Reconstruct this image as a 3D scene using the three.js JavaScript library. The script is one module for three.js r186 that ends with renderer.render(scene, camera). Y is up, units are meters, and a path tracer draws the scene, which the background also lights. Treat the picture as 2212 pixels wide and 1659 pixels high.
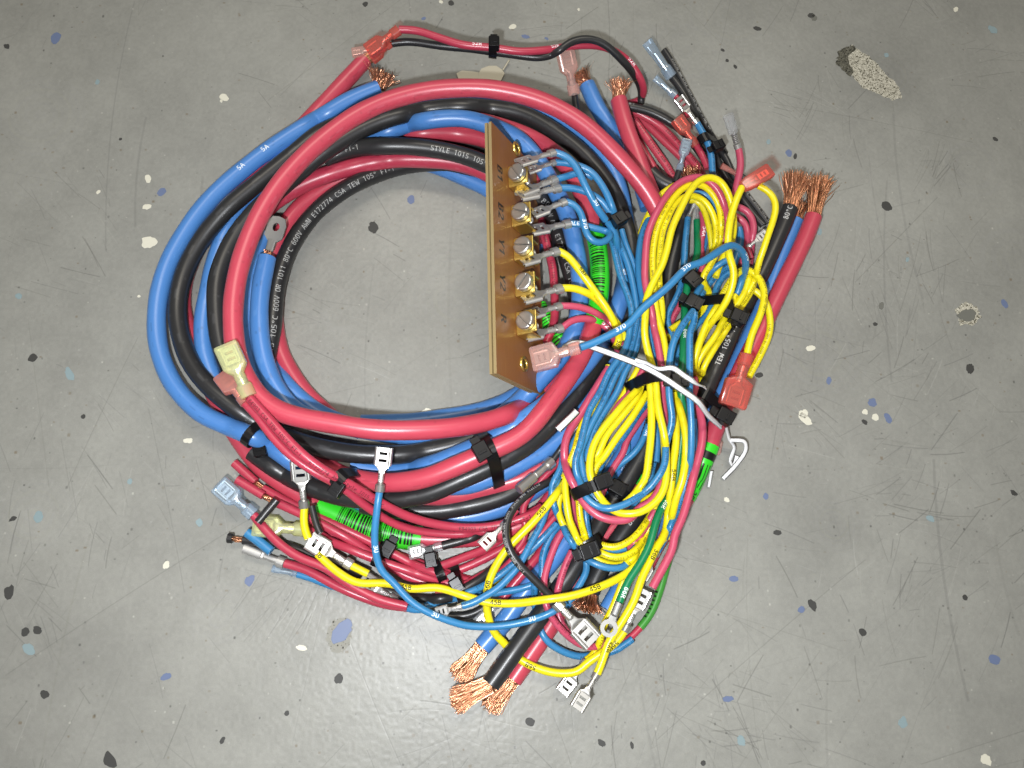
import * as THREE from 'three';
import { RectAreaLightUniformsLib } from 'three/addons/lights/RectAreaLightUniformsLib.js';
import { RoundedBoxGeometry } from 'three/addons/geometries/RoundedBoxGeometry.js';
import { mergeGeometries, mergeVertices, toCreasedNormals } from 'three/addons/utils/BufferGeometryUtils.js';

// ---------------------------------------------------------------- camera, light, exposure
const scene = new THREE.Scene();
const V3 = (x, y, z) => new THREE.Vector3(x, y, z);
const FOCAL = 1700, PW = 2212, PH = 1659;                 // focal length of the phone lens in units of a 2212-wide picture
const camera = new THREE.PerspectiveCamera(THREE.MathUtils.radToDeg(2 * Math.atan(PH / 2 / FOCAL)), 4 / 3, 0.01, 10);
const CAM_H = 0.322, TILT = THREE.MathUtils.degToRad(15), LEAN = THREE.MathUtils.degToRad(-3);
camera.up.set(0, 0, -1);
camera.position.set(CAM_H * Math.tan(LEAN), CAM_H, CAM_H * Math.tan(TILT));
camera.lookAt(0, 0, 0);
camera.updateMatrixWorld(true);

RectAreaLightUniformsLib.init();
scene.background = new THREE.Color().setRGB(0.21, 0.208, 0.20);   // the dim workshop all round
scene.backgroundIntensity = 1;

const flash = new THREE.SpotLight(new THREE.Color().setRGB(0.96, 0.985, 1.02), 0.42, 0, 1.2, 1, 2);   // the phone's flash beside its lens
flash.position.copy(camera.position).add(V3(-0.018, 0.0, 0.026)); flash.target.position.set(0.0, 0, 0.0);
flash.castShadow = true; flash.shadow.radius = 0.25; flash.shadow.mapSize.set(2048, 2048); flash.shadow.camera.near = 0.02; flash.shadow.camera.far = 3;
scene.add(flash, flash.target);
for (const [x, z, k, c] of [[0.2, -0.85, 24, [1, 0.92, 0.78]], [-1.2, 0.4, 4, [1, 0.96, 0.88]]]) {   // ceiling tubes of the workshop
  const t = new THREE.RectAreaLight(new THREE.Color().setRGB(...c), k, 1.2, 0.22);
  t.position.set(x, 2.3, z); t.lookAt(x, 0, z); scene.add(t);
}

const renderer = new THREE.WebGLRenderer({ antialias: true });
renderer.toneMapping = THREE.LinearToneMapping;
renderer.toneMappingExposure = 1;
renderer.shadowMap.enabled = true;
renderer.setSize(1024, 768);

// ---------------------------------------------------------------- helpers
const mm = 0.001;
let seed = 12345;
const rnd = () => { seed = (Math.imul(seed, 1664525) + 1013904223) >>> 0; return seed / 4294967296; };
const rr = (a, b) => a + (b - a) * rnd();
const camE = camera.matrixWorld.elements;
const RIGHT = V3(camE[0], camE[1], camE[2]), UP = V3(camE[4], camE[5], camE[6]), FWD = V3(-camE[8], -camE[9], -camE[10]);
const rayDir = (x, y) => FWD.clone().addScaledVector(RIGHT, (x - PW / 2) / FOCAL).addScaledVector(UP, -(y - PH / 2) / FOCAL);
function at(x, y, h) {                                    // the point of the workshop h millimetres above the floor that is seen at x, y of the photograph
  const d = rayDir(x, y);
  return camera.position.clone().addScaledVector(d, (h * mm - CAM_H) / d.y);
}
const scaleAt = (x, y, h) => { const d = rayDir(x, y); return ((h * mm - CAM_H) / d.y) / FOCAL * 1000; };   // mm per unit of the picture
const used = {};
function numbered(n) { used[n] = (used[n] || 0) + 1; return used[n] === 1 ? n : n + '_' + String(used[n] - 1).padStart(3, '0'); }
function tag(o, label, category, group) {
  o.userData.label = label; o.userData.category = category; if (group) o.userData.group = group; return o;
}
function thing(name, label, category, pos, group) {
  const o = new THREE.Group(); o.name = numbered(name); o.position.copy(pos); scene.add(o);
  return tag(o, label, category, group);
}
function part(name, geo, m, parent) {                     // geometry in world metres, moved under its thing
  const inv = V3(0, 0, 0); for (let p = parent; p; p = p.parent) inv.sub(p.position);
  geo.translate(inv.x, inv.y, inv.z);
  const o = new THREE.Mesh(geo, m); o.name = name; o.castShadow = o.receiveShadow = true; parent.add(o); return o;
}
const clean = (g) => { for (const k of Object.keys(g.attributes)) if (!['position', 'normal', 'uv'].includes(k)) g.deleteAttribute(k); return g.index ? g.toNonIndexed() : g; };
const merge = (list) => mergeGeometries(list.map(clean));
// frame: local x along a->b, local y near "up"
function frame(a, b, up = V3(0, 1, 0), roll = 0) {
  const x = b.clone().sub(a).normalize(); const z = x.clone().cross(up).normalize(); const y = z.clone().cross(x).normalize();
  const m = new THREE.Matrix4().makeBasis(x, y, z); if (roll) m.multiply(new THREE.Matrix4().makeRotationX(roll));
  return m.setPosition(a);
}
const TINT = {
  red: [0.51, 0.056, 0.088], pink: [0.52, 0.070, 0.130], rose: [0.45, 0.040, 0.075], yellow: [0.80, 0.68, 0.008], blue: [0.036, 0.205, 0.43],
  cobalt: [0.068, 0.215, 0.54], black: [0.019, 0.019, 0.020], green: [0.004, 0.20, 0.075],
};
const lin2s = (v) => Math.round(255 * (v <= 0.0031308 ? 12.92 * v : 1.055 * Math.pow(v, 1 / 2.4) - 0.055));
const css = (c) => `rgb(${c.map(lin2s).join(',')})`;
const matCache = {};
// plastic jacket; text is printed along it: [[string, size mm, ink, place along 0..1, place round 0..1], ...] on a sheet of period x girth mm
function jacket(colour, kind, girth, period, prints) {
  const key = colour + kind; if (matCache[key]) return matCache[key];
  const c = TINT[colour];
  const m = new THREE.MeshPhysicalMaterial({ roughness: colour === 'black' ? 0.40 : 0.36, clearcoat: 0.25, clearcoatRoughness: 0.28, specularIntensity: 0.9 });
  const W = period ? 2048 : 64, Hh = period ? 128 : 64, cv = document.createElement('canvas'); cv.width = W; cv.height = Hh;
  const g = cv.getContext('2d'); g.fillStyle = css(c); g.fillRect(0, 0, W, Hh);
  let s0 = seed; seed = 777 + key.length * 13;
  for (let i = 0; i < (period ? 260 : 26); i++) {          // slight scuffs and dust of the jacket
    g.fillStyle = rnd() < 0.5 ? `rgba(255,255,255,${rr(0.02, 0.09)})` : `rgba(0,0,0,${rr(0.03, 0.12)})`;
    const w = rr(2, period ? 40 : 14); g.fillRect(rr(0, W), rr(0, Hh), w, rr(1, 3));
  }
  seed = s0;
  if (period) for (const [str, size, ink, u, v, bold] of prints) {
    g.save(); g.translate(u * W, v * Hh); g.scale(W / period, Hh / girth);
    g.font = `${bold ? 'bold ' : ''}${size}px monospace`; g.fillStyle = ink; g.textBaseline = 'middle'; g.fillText(str, 0, 0); g.restore();
  }
  const t = new THREE.CanvasTexture(cv); t.colorSpace = THREE.SRGBColorSpace; t.wrapS = t.wrapT = THREE.RepeatWrapping; t.anisotropy = 8;
  m.map = t; m.userData.period = period || 20; matCache[key] = m; return m;
}
const tin = new THREE.MeshStandardMaterial({ color: new THREE.Color().setRGB(0.62, 0.61, 0.58), metalness: 0.9, roughness: 0.32 });
const dullTin = new THREE.MeshStandardMaterial({ color: new THREE.Color().setRGB(0.56, 0.55, 0.53), metalness: 0.75, roughness: 0.42 });
const brass = new THREE.MeshStandardMaterial({ color: new THREE.Color().setRGB(0.78, 0.58, 0.16), metalness: 0.92, roughness: 0.3 });
const copper = new THREE.MeshStandardMaterial({ color: new THREE.Color().setRGB(1, 1, 1), vertexColors: true, metalness: 0.95, roughness: 0.3 });
const nylon = (r, g, b, t = 0.5, rough = 0.3) => new THREE.MeshPhysicalMaterial({ color: new THREE.Color().setRGB(r, g, b), roughness: rough, transmission: t, thickness: 0, ior: 1.5, clearcoat: 0.4, clearcoatRoughness: 0.2, side: THREE.DoubleSide });
const SLEEVE = {
  red: nylon(0.95, 0.30, 0.24, 0.78, 0.22), coral: nylon(0.95, 0.48, 0.42, 0.75, 0.25), clear: nylon(0.92, 0.93, 0.95, 0.9, 0.1), blue: nylon(0.72, 0.83, 0.94, 0.82, 0.16), lime: nylon(0.90, 0.92, 0.56, 0.72, 0.25), pale: nylon(0.97, 0.70, 0.64, 0.78, 0.2),
};
const tieMat = new THREE.MeshPhysicalMaterial({ color: new THREE.Color().setRGB(0.006, 0.006, 0.007), roughness: 0.3, specularIntensity: 0.5 });
const ringTin = new THREE.MeshStandardMaterial({ color: new THREE.Color().setRGB(0.30, 0.295, 0.28), metalness: 0.7, roughness: 0.5 });

// a tube along world points, radius in metres, closed by flat ends; u runs along (per period), v round with 0.5 on top
function tubeGeo(pts, r, seg, periodMM, roll = 0, u0 = 0, flip = false) {
  const n = pts.length, pos = [], nor = [], uv = [], idx = [];
  let len = 0, N = V3(0, 1, 0);
  for (let i = 0; i < n; i++) {
    if (i) len += pts[i].distanceTo(pts[i - 1]);
    const T = pts[Math.min(n - 1, i + 1)].clone().sub(pts[Math.max(0, i - 1)]).normalize();
    let M = V3(0, 1, 0).addScaledVector(T, -T.y); if (M.length() < 0.35) M = N.clone().addScaledVector(T, -N.dot(T));
    N = M.normalize(); const B = T.clone().cross(N);
    for (let j = 0; j <= seg; j++) {
      const v = j / seg, a = (v - 0.5 + roll) * 2 * Math.PI * (flip ? -1 : 1);
      const d = N.clone().multiplyScalar(Math.cos(a)).addScaledVector(B, Math.sin(a));
      const rq = r * (1 + 0.016 * Math.sin(i * 0.37 + a * 2 + r * 9e3) + 0.012 * Math.sin(i * 0.11 - a)); pos.push(pts[i].x + d.x * rq, pts[i].y + d.y * rq, pts[i].z + d.z * rq); nor.push(d.x, d.y, d.z);
      const u = len * 1000 / periodMM; uv.push((flip ? -u : u) + u0, 1 - v);
    }
  }
  for (let i = 0; i < n - 1; i++) for (let j = 0; j < seg; j++) {
    const a = i * (seg + 1) + j, b = a + seg + 1;
    if (flip) idx.push(a, b, a + 1, b, b + 1, a + 1); else idx.push(a, a + 1, b, b, a + 1, b + 1);
  }
  for (const e of [0, n - 1]) {
    const T = e ? pts[n - 1].clone().sub(pts[n - 2]).normalize() : pts[0].clone().sub(pts[1]).normalize();
    const c = pos.length / 3; pos.push(pts[e].x, pts[e].y, pts[e].z); nor.push(T.x, T.y, T.z); uv.push(0.01, 0.02);
    for (let j = 0; j <= seg; j++) { const q = (e * (seg + 1) + j) * 3; pos.push(pos[q], pos[q + 1], pos[q + 2]); nor.push(T.x, T.y, T.z); uv.push(0.01, 0.02); }
    for (let j = 0; j < seg; j++) if (!!e !== flip) idx.push(c, c + 1 + j, c + 2 + j); else idx.push(c, c + 2 + j, c + 1 + j);
  }
  const g = new THREE.BufferGeometry();
  g.setAttribute('position', new THREE.Float32BufferAttribute(pos, 3)); g.setAttribute('normal', new THREE.Float32BufferAttribute(nor, 3)); g.setAttribute('uv', new THREE.Float32BufferAttribute(uv, 2)); g.setIndex(idx);
  return g;
}
// skin over super-elliptic sections along local x: [x, halfHeight, halfWidth, power, yOffset] in mm
function loft(secs, seg = 20, caps = true) {
  const pos = [], uv = [], idx = [];
  const ring = ([x, hy, hz, p = 2, oy = 0]) => {
    const c = pos.length / 3;
    for (let j = 0; j < seg; j++) {
      const a = j / seg * 2 * Math.PI, cy = Math.cos(a), cz = Math.sin(a);
      pos.push(x * mm, (oy + hy * Math.sign(cy) * Math.abs(cy) ** (2 / p)) * mm, hz * Math.sign(cz) * Math.abs(cz) ** (2 / p) * mm); uv.push(j / seg, x / 10);
    }
    return c;
  };
  const cs = secs.map(ring);
  for (let i = 0; i < cs.length - 1; i++) for (let j = 0; j < seg; j++) {
    const k = (j + 1) % seg; idx.push(cs[i] + j, cs[i] + k, cs[i + 1] + j, cs[i + 1] + j, cs[i] + k, cs[i + 1] + k);
  }
  if (caps) for (const e of [0, secs.length - 1]) {
    const [x, , , , oy = 0] = secs[e], c = pos.length / 3; pos.push(x * mm, oy * mm, 0); uv.push(0.5, 0.5);
    const b = ring(secs[e]);
    for (let j = 0; j < seg; j++) { const k = (j + 1) % seg; if (e) idx.push(c, b + j, b + k); else idx.push(c, b + k, b + j); }
  }
  const g = new THREE.BufferGeometry();
  g.setAttribute('position', new THREE.Float32BufferAttribute(pos, 3)); g.setAttribute('uv', new THREE.Float32BufferAttribute(uv, 2)); g.setIndex(idx);
  return toCreasedNormals(g, 0.6);
}
const box = (w, h, d, x = 0, y = 0, z = 0, rad = 0.25) => new RoundedBoxGeometry(w * mm, h * mm, d * mm, 2, Math.min(rad, w / 2.1, h / 2.1, d / 2.1) * mm).translate(x * mm, y * mm, z * mm);
function plate(outline, holes, thick) {                    // outline in mm in local x,z; lies in the xz plane, thick along y
  const s = new THREE.Shape(outline.map(([x, z]) => new THREE.Vector2(x * mm, -z * mm)));
  for (const h of holes) s.holes.push(h instanceof THREE.Path ? h : new THREE.Path(h.map(([x, z]) => new THREE.Vector2(x * mm, -z * mm))));
  return new THREE.ExtrudeGeometry(s, { depth: thick * mm, bevelEnabled: false, curveSegments: 16 }).rotateX(-Math.PI / 2);
}
const hole = (x, z, r) => { const p = new THREE.Path(); p.absarc(x * mm, -z * mm, r * mm, 0, Math.PI * 2, true); return p; };

// ---------------------------------------------------------------- the floor
function floorTextures() {
  const W = 2048, H = 2048, cv = document.createElement('canvas'); cv.width = W; cv.height = H; const g = cv.getContext('2d');
  const bv = document.createElement('canvas'); bv.width = W; bv.height = H; const b = bv.getContext('2d');
  const px = W / 0.5;                                       // pixels per metre: the sheet is half a metre square
  const grid = (n) => { const a = new Float32Array(n * n); for (let i = 0; i < n * n; i++) a[i] = rnd(); return (u, v) => { const x = u * n, y = v * n, i = Math.floor(x), j = Math.floor(y), f = x - i, q = y - j; const s = f * f * (3 - 2 * f), t = q * q * (3 - 2 * q); const A = (I, J) => a[((J % n + n) % n) * n + ((I % n + n) % n)]; return (A(i, j) * (1 - s) + A(i + 1, j) * s) * (1 - t) + (A(i, j + 1) * (1 - s) + A(i + 1, j + 1) * s) * t; }; };
  const n1 = grid(7), n2 = grid(23), n3 = grid(90), n4 = grid(400);
  const img = g.createImageData(W, H), bim = b.createImageData(W, H);
  for (let y = 0; y < H; y++) for (let x = 0; x < W; x++) {
    const u = x / W, v = y / H, k = (n1(u, v) - 0.5) * 13 + (n2(u, v) - 0.5) * 9 + (n3(u, v) - 0.5) * 5 + (n4(u, v) - 0.5) * 6 + (rnd() - 0.5) * 6, i = (y * W + x) * 4;
    img.data[i] = 143 + k; img.data[i + 1] = 143 + k; img.data[i + 2] = 137 + k * 0.95; img.data[i + 3] = 255;
    const q = 128 + (n3(u, v) - 0.5) * 70 + (n4(u, v) - 0.5) * 90 + (rnd() - 0.5) * 20; bim.data[i] = bim.data[i + 1] = bim.data[i + 2] = q; bim.data[i + 3] = 255;
  }
  g.putImageData(img, 0, 0); b.putImageData(bim, 0, 0);
  for (let i = 0; i < 46; i++) {                            // dull old smudges
    const x = rr(0, W), y = rr(0, H), r = rr(30, 150), q = g.createRadialGradient(x, y, 0, x, y, r), t = rnd() < 0.55 ? '60,60,58' : '190,190,185';
    q.addColorStop(0, `rgba(${t},${rr(0.04, 0.11)})`); q.addColorStop(1, `rgba(${t},0)`); g.fillStyle = q; g.fillRect(x - r, y - r, 2 * r, 2 * r);
  }
  const scratch = (x, y, a, l, w, col, dent = 0.4) => {
    for (const [c, s, ww] of [[g, col, w], [b, `rgba(20,20,20,${dent})`, w]]) { c.strokeStyle = s; c.lineWidth = ww; c.beginPath(); c.moveTo(x, y); c.quadraticCurveTo(x + Math.cos(a) * l / 2 + l * 0.06 * Math.sin(a * 7), y + Math.sin(a) * l / 2 + l * 0.06 * Math.cos(a * 5), x + Math.cos(a) * l, y + Math.sin(a) * l); c.stroke(); }
  };
  for (let i = 0; i < 150; i++) {                           // scuffs come in clusters of nearly parallel hairlines, more on the worn side
    const cx = rr(0, W), cy = H * Math.pow(rnd(), 0.6), a0 = rr(0, Math.PI), k = Math.floor(rr(5, 26)), sp = rr(30, 170);
    for (let j = 0; j < k; j++) scratch(cx + rr(-sp, sp), cy + rr(-sp, sp), a0 + rr(-0.3, 0.3) + (rnd() < 0.2 ? rr(-1.2, 1.2) : 0), rr(6, 95), rr(0.5, 1.25), rnd() < 0.84 ? `rgba(54,54,52,${rr(0.07, 0.34)})` : `rgba(215,215,210,${rr(0.05, 0.16)})`);
  }
  for (let i = 0; i < 80; i++) scratch(rr(0, W), H * Math.pow(rnd(), 0.6), rr(0, 6.28), rr(120, 520), rr(0.5, 1.2), `rgba(52,52,50,${rr(0.08, 0.24)})`);
  for (let i = 0; i < 30; i++) scratch(rr(0, W), rr(0, H), Math.PI / 2 + rr(-0.12, 0.12), rr(150, 600), rr(2, 5), `rgba(70,70,68,${rr(0.05, 0.14)})`, 0);
  for (let i = 0; i < 2200; i++) { g.fillStyle = rnd() < 0.6 ? `rgba(40,40,38,${rr(0.15, 0.5)})` : `rgba(230,228,215,${rr(0.12, 0.4)})`; const s = rr(0.8, 3.2); g.fillRect(rr(0, W), H * Math.pow(rnd(), 0.7), s, s * rr(0.5, 1.5)); }
  for (let i = 0; i < 900; i++) { g.fillStyle = `rgba(92,70,44,${rr(0.1, 0.4)})`; const s = rr(1, 5); g.fillRect(rr(0, W), rr(0, H), s, s * rr(0.4, 1.2)); }
  const mk = (c, srgb) => { const t = new THREE.CanvasTexture(c); if (srgb) t.colorSpace = THREE.SRGBColorSpace; t.wrapS = t.wrapT = THREE.MirroredRepeatWrapping; t.anisotropy = 8; return t; };
  return [mk(cv, true), mk(bv, false)];
}
const [floorMap, floorBump] = floorTextures();
const floorMat = new THREE.MeshPhysicalMaterial({ map: floorMap, bumpMap: floorBump, bumpScale: 0.00018, roughness: 0.40, specularIntensity: 0.75 });
const floor = (() => {
  const g = new THREE.BoxGeometry(2.4, 0.02, 2.4); g.translate(0, -0.01, 0);
  const p = g.attributes.position, uv = g.attributes.uv; for (let i = 0; i < p.count; i++) uv.setXY(i, (p.getX(i) + 0.25) / 0.5, (0.26 - p.getZ(i)) / 0.5);
  const o = new THREE.Mesh(g, floorMat); o.name = 'floor'; o.receiveShadow = true; o.userData.kind = 'structure'; scene.add(o); return o;
})();
// paint flakes cast into the floor: x, y of the photograph, size mm, colour
const FLAKE = {
  w: new THREE.MeshStandardMaterial({ color: new THREE.Color().setRGB(0.68, 0.66, 0.55), roughness: 0.55 }), b: new THREE.MeshStandardMaterial({ color: new THREE.Color().setRGB(0.13, 0.17, 0.29), roughness: 0.5 }),
  k: new THREE.MeshStandardMaterial({ color: new THREE.Color().setRGB(0.045, 0.045, 0.042), roughness: 0.6 }), c: new THREE.MeshStandardMaterial({ color: new THREE.Color().setRGB(0.24, 0.32, 0.34), roughness: 0.5 }), d: new THREE.MeshStandardMaterial({ color: new THREE.Color().setRGB(0.15, 0.15, 0.13), roughness: 0.8 }),
};
function flakeGeo(size, sides = 6) {
  const p = []; const st = rr(0.7, 1.3), a0 = rr(0, 6.28), cor = [...Array(sides)].map(() => size * rr(0.34, 0.62));
  for (let i = 0; i < sides * 3; i++) { const t = i / 3 % 1, q = Math.floor(i / 3), a = i / sides / 3 * 6.283 + rr(-0.08, 0.08), r = (cor[q] * (1 - t) + cor[(q + 1) % sides] * t) * rr(0.86, 1.08); p.push(new THREE.Vector2(Math.cos(a) * r * st * mm, Math.sin(a) * r / st * mm)); }
  return new THREE.ExtrudeGeometry(new THREE.Shape(p), { depth: 0.12 * mm, bevelEnabled: true, bevelThickness: 0.05 * mm, bevelSize: 0.06 * mm, bevelSegments: 1 }).rotateX(-Math.PI / 2).rotateY(a0);
}
const flakeSpots = `w 484,211,4 320,386,3 318,446,3.4 212,415,2.2 321,523,6 1107,57,3.4 924,893,5 360,1220,3 651,1400,3.4 407,952,3.2 1741,906,5 1752,752,3.6 2065,20,3.4 2130,1640,5 1891,902,3 1736,893,4 1868,890,2.6 478,218,1.6 952,4,2 1250,20,1.5 1570,1080,2.4 300,640,1.4
b 120,83,5.5 350,413,4 886,430,4 737,1365,8 1135,79,3.4 1790,823,3.2 1885,868,4.2 1918,905,4 2170,657,4 1730,1318,3 2148,1425,4.4 358,1463,3 540,1253,4.2 1573,1510,3.4 1704,331,3.2 1585,1250,3.6 915,40,2 560,330,1.6 1655,1072,2.6 1180,83,1.6
k 70,773,4 1915,445,4.6 2095,795,5 1862,1366,3.4 1755,1307,4 95,1498,3.4 733,1465,4 80,1362,3.6 55,1365,3.6 1145,1560,3.4 1300,1605,3 808,492,5 1752,32,3.6 1635,62,3.4 237,1643,6 20,1278,4.4 1680,1150,3 1520,1648,2 2085,1290,2.4 1718,338,2.6 1868,912,2.6 1561,108,2 1571,131,2 1588,144,2 1640,810,3 2190,1065,3 975,6,3 15,100,3 28,1120,2.6 705,310,2.6 790,8,3 620,1540,2 480,1600,2.4 1890,700,2 1365,1610,2 2150,300,2.4 260,300,1.6 180,900,1.8
c 210,178,2.6 150,808,4.4 85,1117,4.4 62,1400,4.6 2145,65,4.6 1915,120,2.4 1660,306,2.6 1770,500,3 40,640,3 430,1130,3 2010,1120,3.4 1950,1560,4.2 1600,1600,3.6 280,1040,2.6 1960,560,2.2
d 2090,680,9 1758,38,4 1905,660,3`;
for (const line of flakeSpots.split('\n')) {
  const [k, ...list] = line.split(' ');
  for (const s of list) { const [x, y, size] = s.split(',').map(Number), p = at(x, y, 0.05); part('paint_flake', flakeGeo(size * 0.95, 5 + Math.floor(rnd() * 3)).translate(p.x, p.y - (size > 7.5 ? -0.0001 : 0.00008), p.z), FLAKE[k], floor); }
}
{ // the chipped patch where bare concrete shows, with its pitted rough bed
  const spot = (path, name, m, h) => { const p0 = []; path.forEach(([x, y], i) => { const [x2, y2] = path[(i + 1) % path.length]; for (let k = 0; k < 7; k++) { const t = k / 7, j = rnd() < 0.25 ? 4.5 : 2; p0.push(at(x + (x2 - x) * t + rr(-j, j), y + (y2 - y) * t + rr(-j, j), 0)); } }); const s = new THREE.Shape(p0.map((p) => new THREE.Vector2(p.x, -p.z))); part(name, new THREE.ExtrudeGeometry(s, { depth: h * mm, bevelEnabled: false }).rotateX(-Math.PI / 2).translate(0, 0.00004, 0), m, floor); };
  const rough = (r, g, b, k = 2600) => { const cv = document.createElement('canvas'); cv.width = cv.height = 256; const c = cv.getContext('2d'); c.fillStyle = `rgb(${r},${g},${b})`; c.fillRect(0, 0, 256, 256); for (let i = 0; i < k; i++) { const t = rnd() < 0.16 ? rr(-150, -90) : rr(-45, 45); c.fillStyle = `rgba(${r + t},${g + t},${b + t},0.7)`; const q = rr(2, 9); c.fillRect(rr(0, 256), rr(0, 256), q, q * rr(0.5, 1.5)); } const t = new THREE.CanvasTexture(cv); t.colorSpace = THREE.SRGBColorSpace; t.wrapS = t.wrapT = THREE.RepeatWrapping; t.repeat.set(60, 60); return new THREE.MeshStandardMaterial({ map: t, bumpMap: t, bumpScale: 0.0007, roughness: 0.95 }); };
  const con = rough(186, 182, 166);
  spot([[1818, 108], [1840, 100], [1872, 118], [1905, 150], [1942, 190], [1948, 212], [1925, 216], [1890, 200], [1858, 186], [1838, 160], [1806, 138]], 'concrete_patch', con, 0.12);
  spot([[2062, 668], [2085, 652], [2110, 662], [2118, 684], [2100, 704], [2074, 700]], 'concrete_patch', con, 0.1);
  spot([[708, 1358], [722, 1338], [748, 1336], [760, 1356], [758, 1388], [740, 1412], [716, 1408], [706, 1384]], 'chipped_ring', rough(146, 145, 137, 260), 0.06);
  spot([[1808, 112], [1838, 98], [1850, 106], [1830, 124], [1844, 158], [1836, 166], [1806, 138]], 'dark_chip', rough(92, 90, 78), 0.15);
}

// ---------------------------------------------------------------- wires: traced, stacked on one another, then built
const TILE = {};
for (const [k, x, y] of [['a', 2500, 700], ['b', 2800, 700], ['c', 2400, 1000], ['d', 2700, 1000], ['e', 2200, 1300], ['f', 2500, 1300], ['g', 2200, 1550], ['h', 2500, 1550], ['i', 1900, 1850], ['j', 2200, 1850], ['k', 2500, 1850], ['l', 1850, 2050], ['m', 2150, 2050], ['n', 1700, 2250], ['o', 2050, 2300]]) TILE[k] = [x * 0.54, y * 0.54, 0.09765];
for (const [k, x, y] of [['A', 1300, 50], ['B', 1900, 50], ['C', 2500, 50], ['D', 2600, 500], ['E', 1850, 450], ['F', 1850, 950], ['G', 2500, 950], ['H', 2500, 1450], ['I', 700, 1250], ['J', 800, 1750], ['K', 1100, 2000], ['L', 1700, 1650], ['M', 1700, 2150], ['N', 2150, 1700], ['O', 2150, 2250], ['P', 550, 450]]) TILE[k] = [x * 0.54, y * 0.54, 0.1953];
TILE.V = [0, 0, 1];
function trace(path, h0) {
  let t = TILE.V, h = h0; const out = [];
  for (const tok of path.trim().split(/\s+/)) {
    if (TILE[tok]) { t = TILE[tok]; continue; }
    const [x, y, hh] = tok.split(',').map(Number); if (hh !== undefined) h = hh;
    out.push([t[0] + x * t[2], t[1] + y * t[2], h]);
  }
  return out;
}
const spot = (s) => trace(s, 0)[0];
const wires = [], byId = {};
function W(id, name, label, cat, col, r, h, path, o = {}) {
  const raw = trace(path, h), kept = raw.filter((p, i) => i === 0 || i === raw.length - 1 || (Math.hypot(p[0] - raw[i - 1][0], p[1] - raw[i - 1][1]) > 14 && Math.hypot(p[0] - raw[raw.length - 1][0], p[1] - raw[raw.length - 1][1]) > 12));
  const turn = (i) => { const [a, b, d] = [kept[i - 1], kept[i], kept[i + 1]]; return a && d ? Math.abs(Math.atan2((b[0] - a[0]) * (d[1] - b[1]) - (b[1] - a[1]) * (d[0] - b[0]), (b[0] - a[0]) * (d[0] - b[0]) + (b[1] - a[1]) * (d[1] - b[1]))) : 0; };
  for (let i = 1; i < kept.length - 1; i++) if (!o.hook && turn(i) > 1.6) { kept.splice(i + 1 < kept.length - 1 && turn(i + 1) > 1.6 ? i + 1 : i, 1); i = Math.max(0, i - 2); }   // readings that double back
  const c = new THREE.CatmullRomCurve3(kept.map(([x, y, hh]) => V3(x, y, hh)), false, 'centripetal');
  const n = Math.max(6, Math.round(c.getLength() / 6)), s = c.getSpacedPoints(n).map((p) => ({ x: p.x, y: p.y, h: p.z, h0: p.z }));
  for (let t = 0; t < (r > 2.5 ? 14 : 7); t++) { let px = s[0].x, py = s[0].y; for (let i = 1; i < n; i++) { const q = s[i], cx = q.x, cy = q.y; q.x = 0.25 * px + 0.5 * cx + 0.25 * s[i + 1].x; q.y = 0.25 * py + 0.5 * cy + 0.25 * s[i + 1].y; px = cx; py = cy; } }
  const w = { id, name, label, cat, col, r, s, o, k: wires.length }; wires.push(w); byId[id] = w; return w;
}
function stack(rounds) {
  const all = []; for (const w of wires) w.s.forEach((q, i) => { q.w = w; q.i = i; q.sc = scaleAt(q.x, q.y, q.h0); q.h = Math.max(q.h, w.r); all.push(q); });
  const cell = 44, grid = new Map(); for (const q of all) { const k = Math.floor(q.x / cell) + '_' + Math.floor(q.y / cell); (grid.get(k) || grid.set(k, []).get(k)).push(q); }
  const pairs = [];
  for (const q of all) for (let dx = -1; dx <= 1; dx++) for (let dy = -1; dy <= 1; dy++) for (const p of grid.get((Math.floor(q.x / cell) + dx) + '_' + (Math.floor(q.y / cell) + dy)) || []) {
    if (p.w === q.w ? p.i - q.i < 7 * (1 + q.w.r) : p.w.k <= q.w.k) continue;
    const R = p.w.r + q.w.r, d = Math.hypot(p.x - q.x, p.y - q.y) * (p.sc + q.sc) / 2; if (d >= R) continue;
    const v = Math.sqrt(R * R - d * d) * 1.0, up = p.h0 > q.h0 || (p.h0 === q.h0 && p.w.k >= q.w.k) ? p : q;
    pairs.push([up, up === p ? q : p, v]);
  }
  for (let it = 0; it < rounds; it++) {
    for (const [u, l, v] of pairs) {
      const e = (v - (u.h - l.h)) * 0.6; if (e <= 0) continue;
      const down = Math.min(e * 0.5, Math.max(0, l.h - Math.max(l.w.r, l.h0 - 9))); l.h -= down; u.h = Math.min(u.h0 + (u.w.o.cap ?? (u.w.r > 2.5 ? 4.5 : 15)), u.h + (e - down) * 0.8);
    }
    for (const w of wires) {
      const s = w.s, soft = (it < rounds - 4 ? 4 : 3) * (w.r > 2.5 ? 3 : 1);
      for (let t = 0; t < soft; t++) { let prev = s[0].h; for (let i = 1; i < s.length - 1; i++) { const c = s[i].h; s[i].h = Math.max(w.r, 0.25 * prev + 0.5 * c + 0.25 * s[i + 1].h); prev = c; } s[0].h += (s[1].h - s[0].h) * 0.3; s[s.length - 1].h += (s[s.length - 2].h - s[s.length - 1].h) * 0.3; }
    }
  }
}

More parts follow.
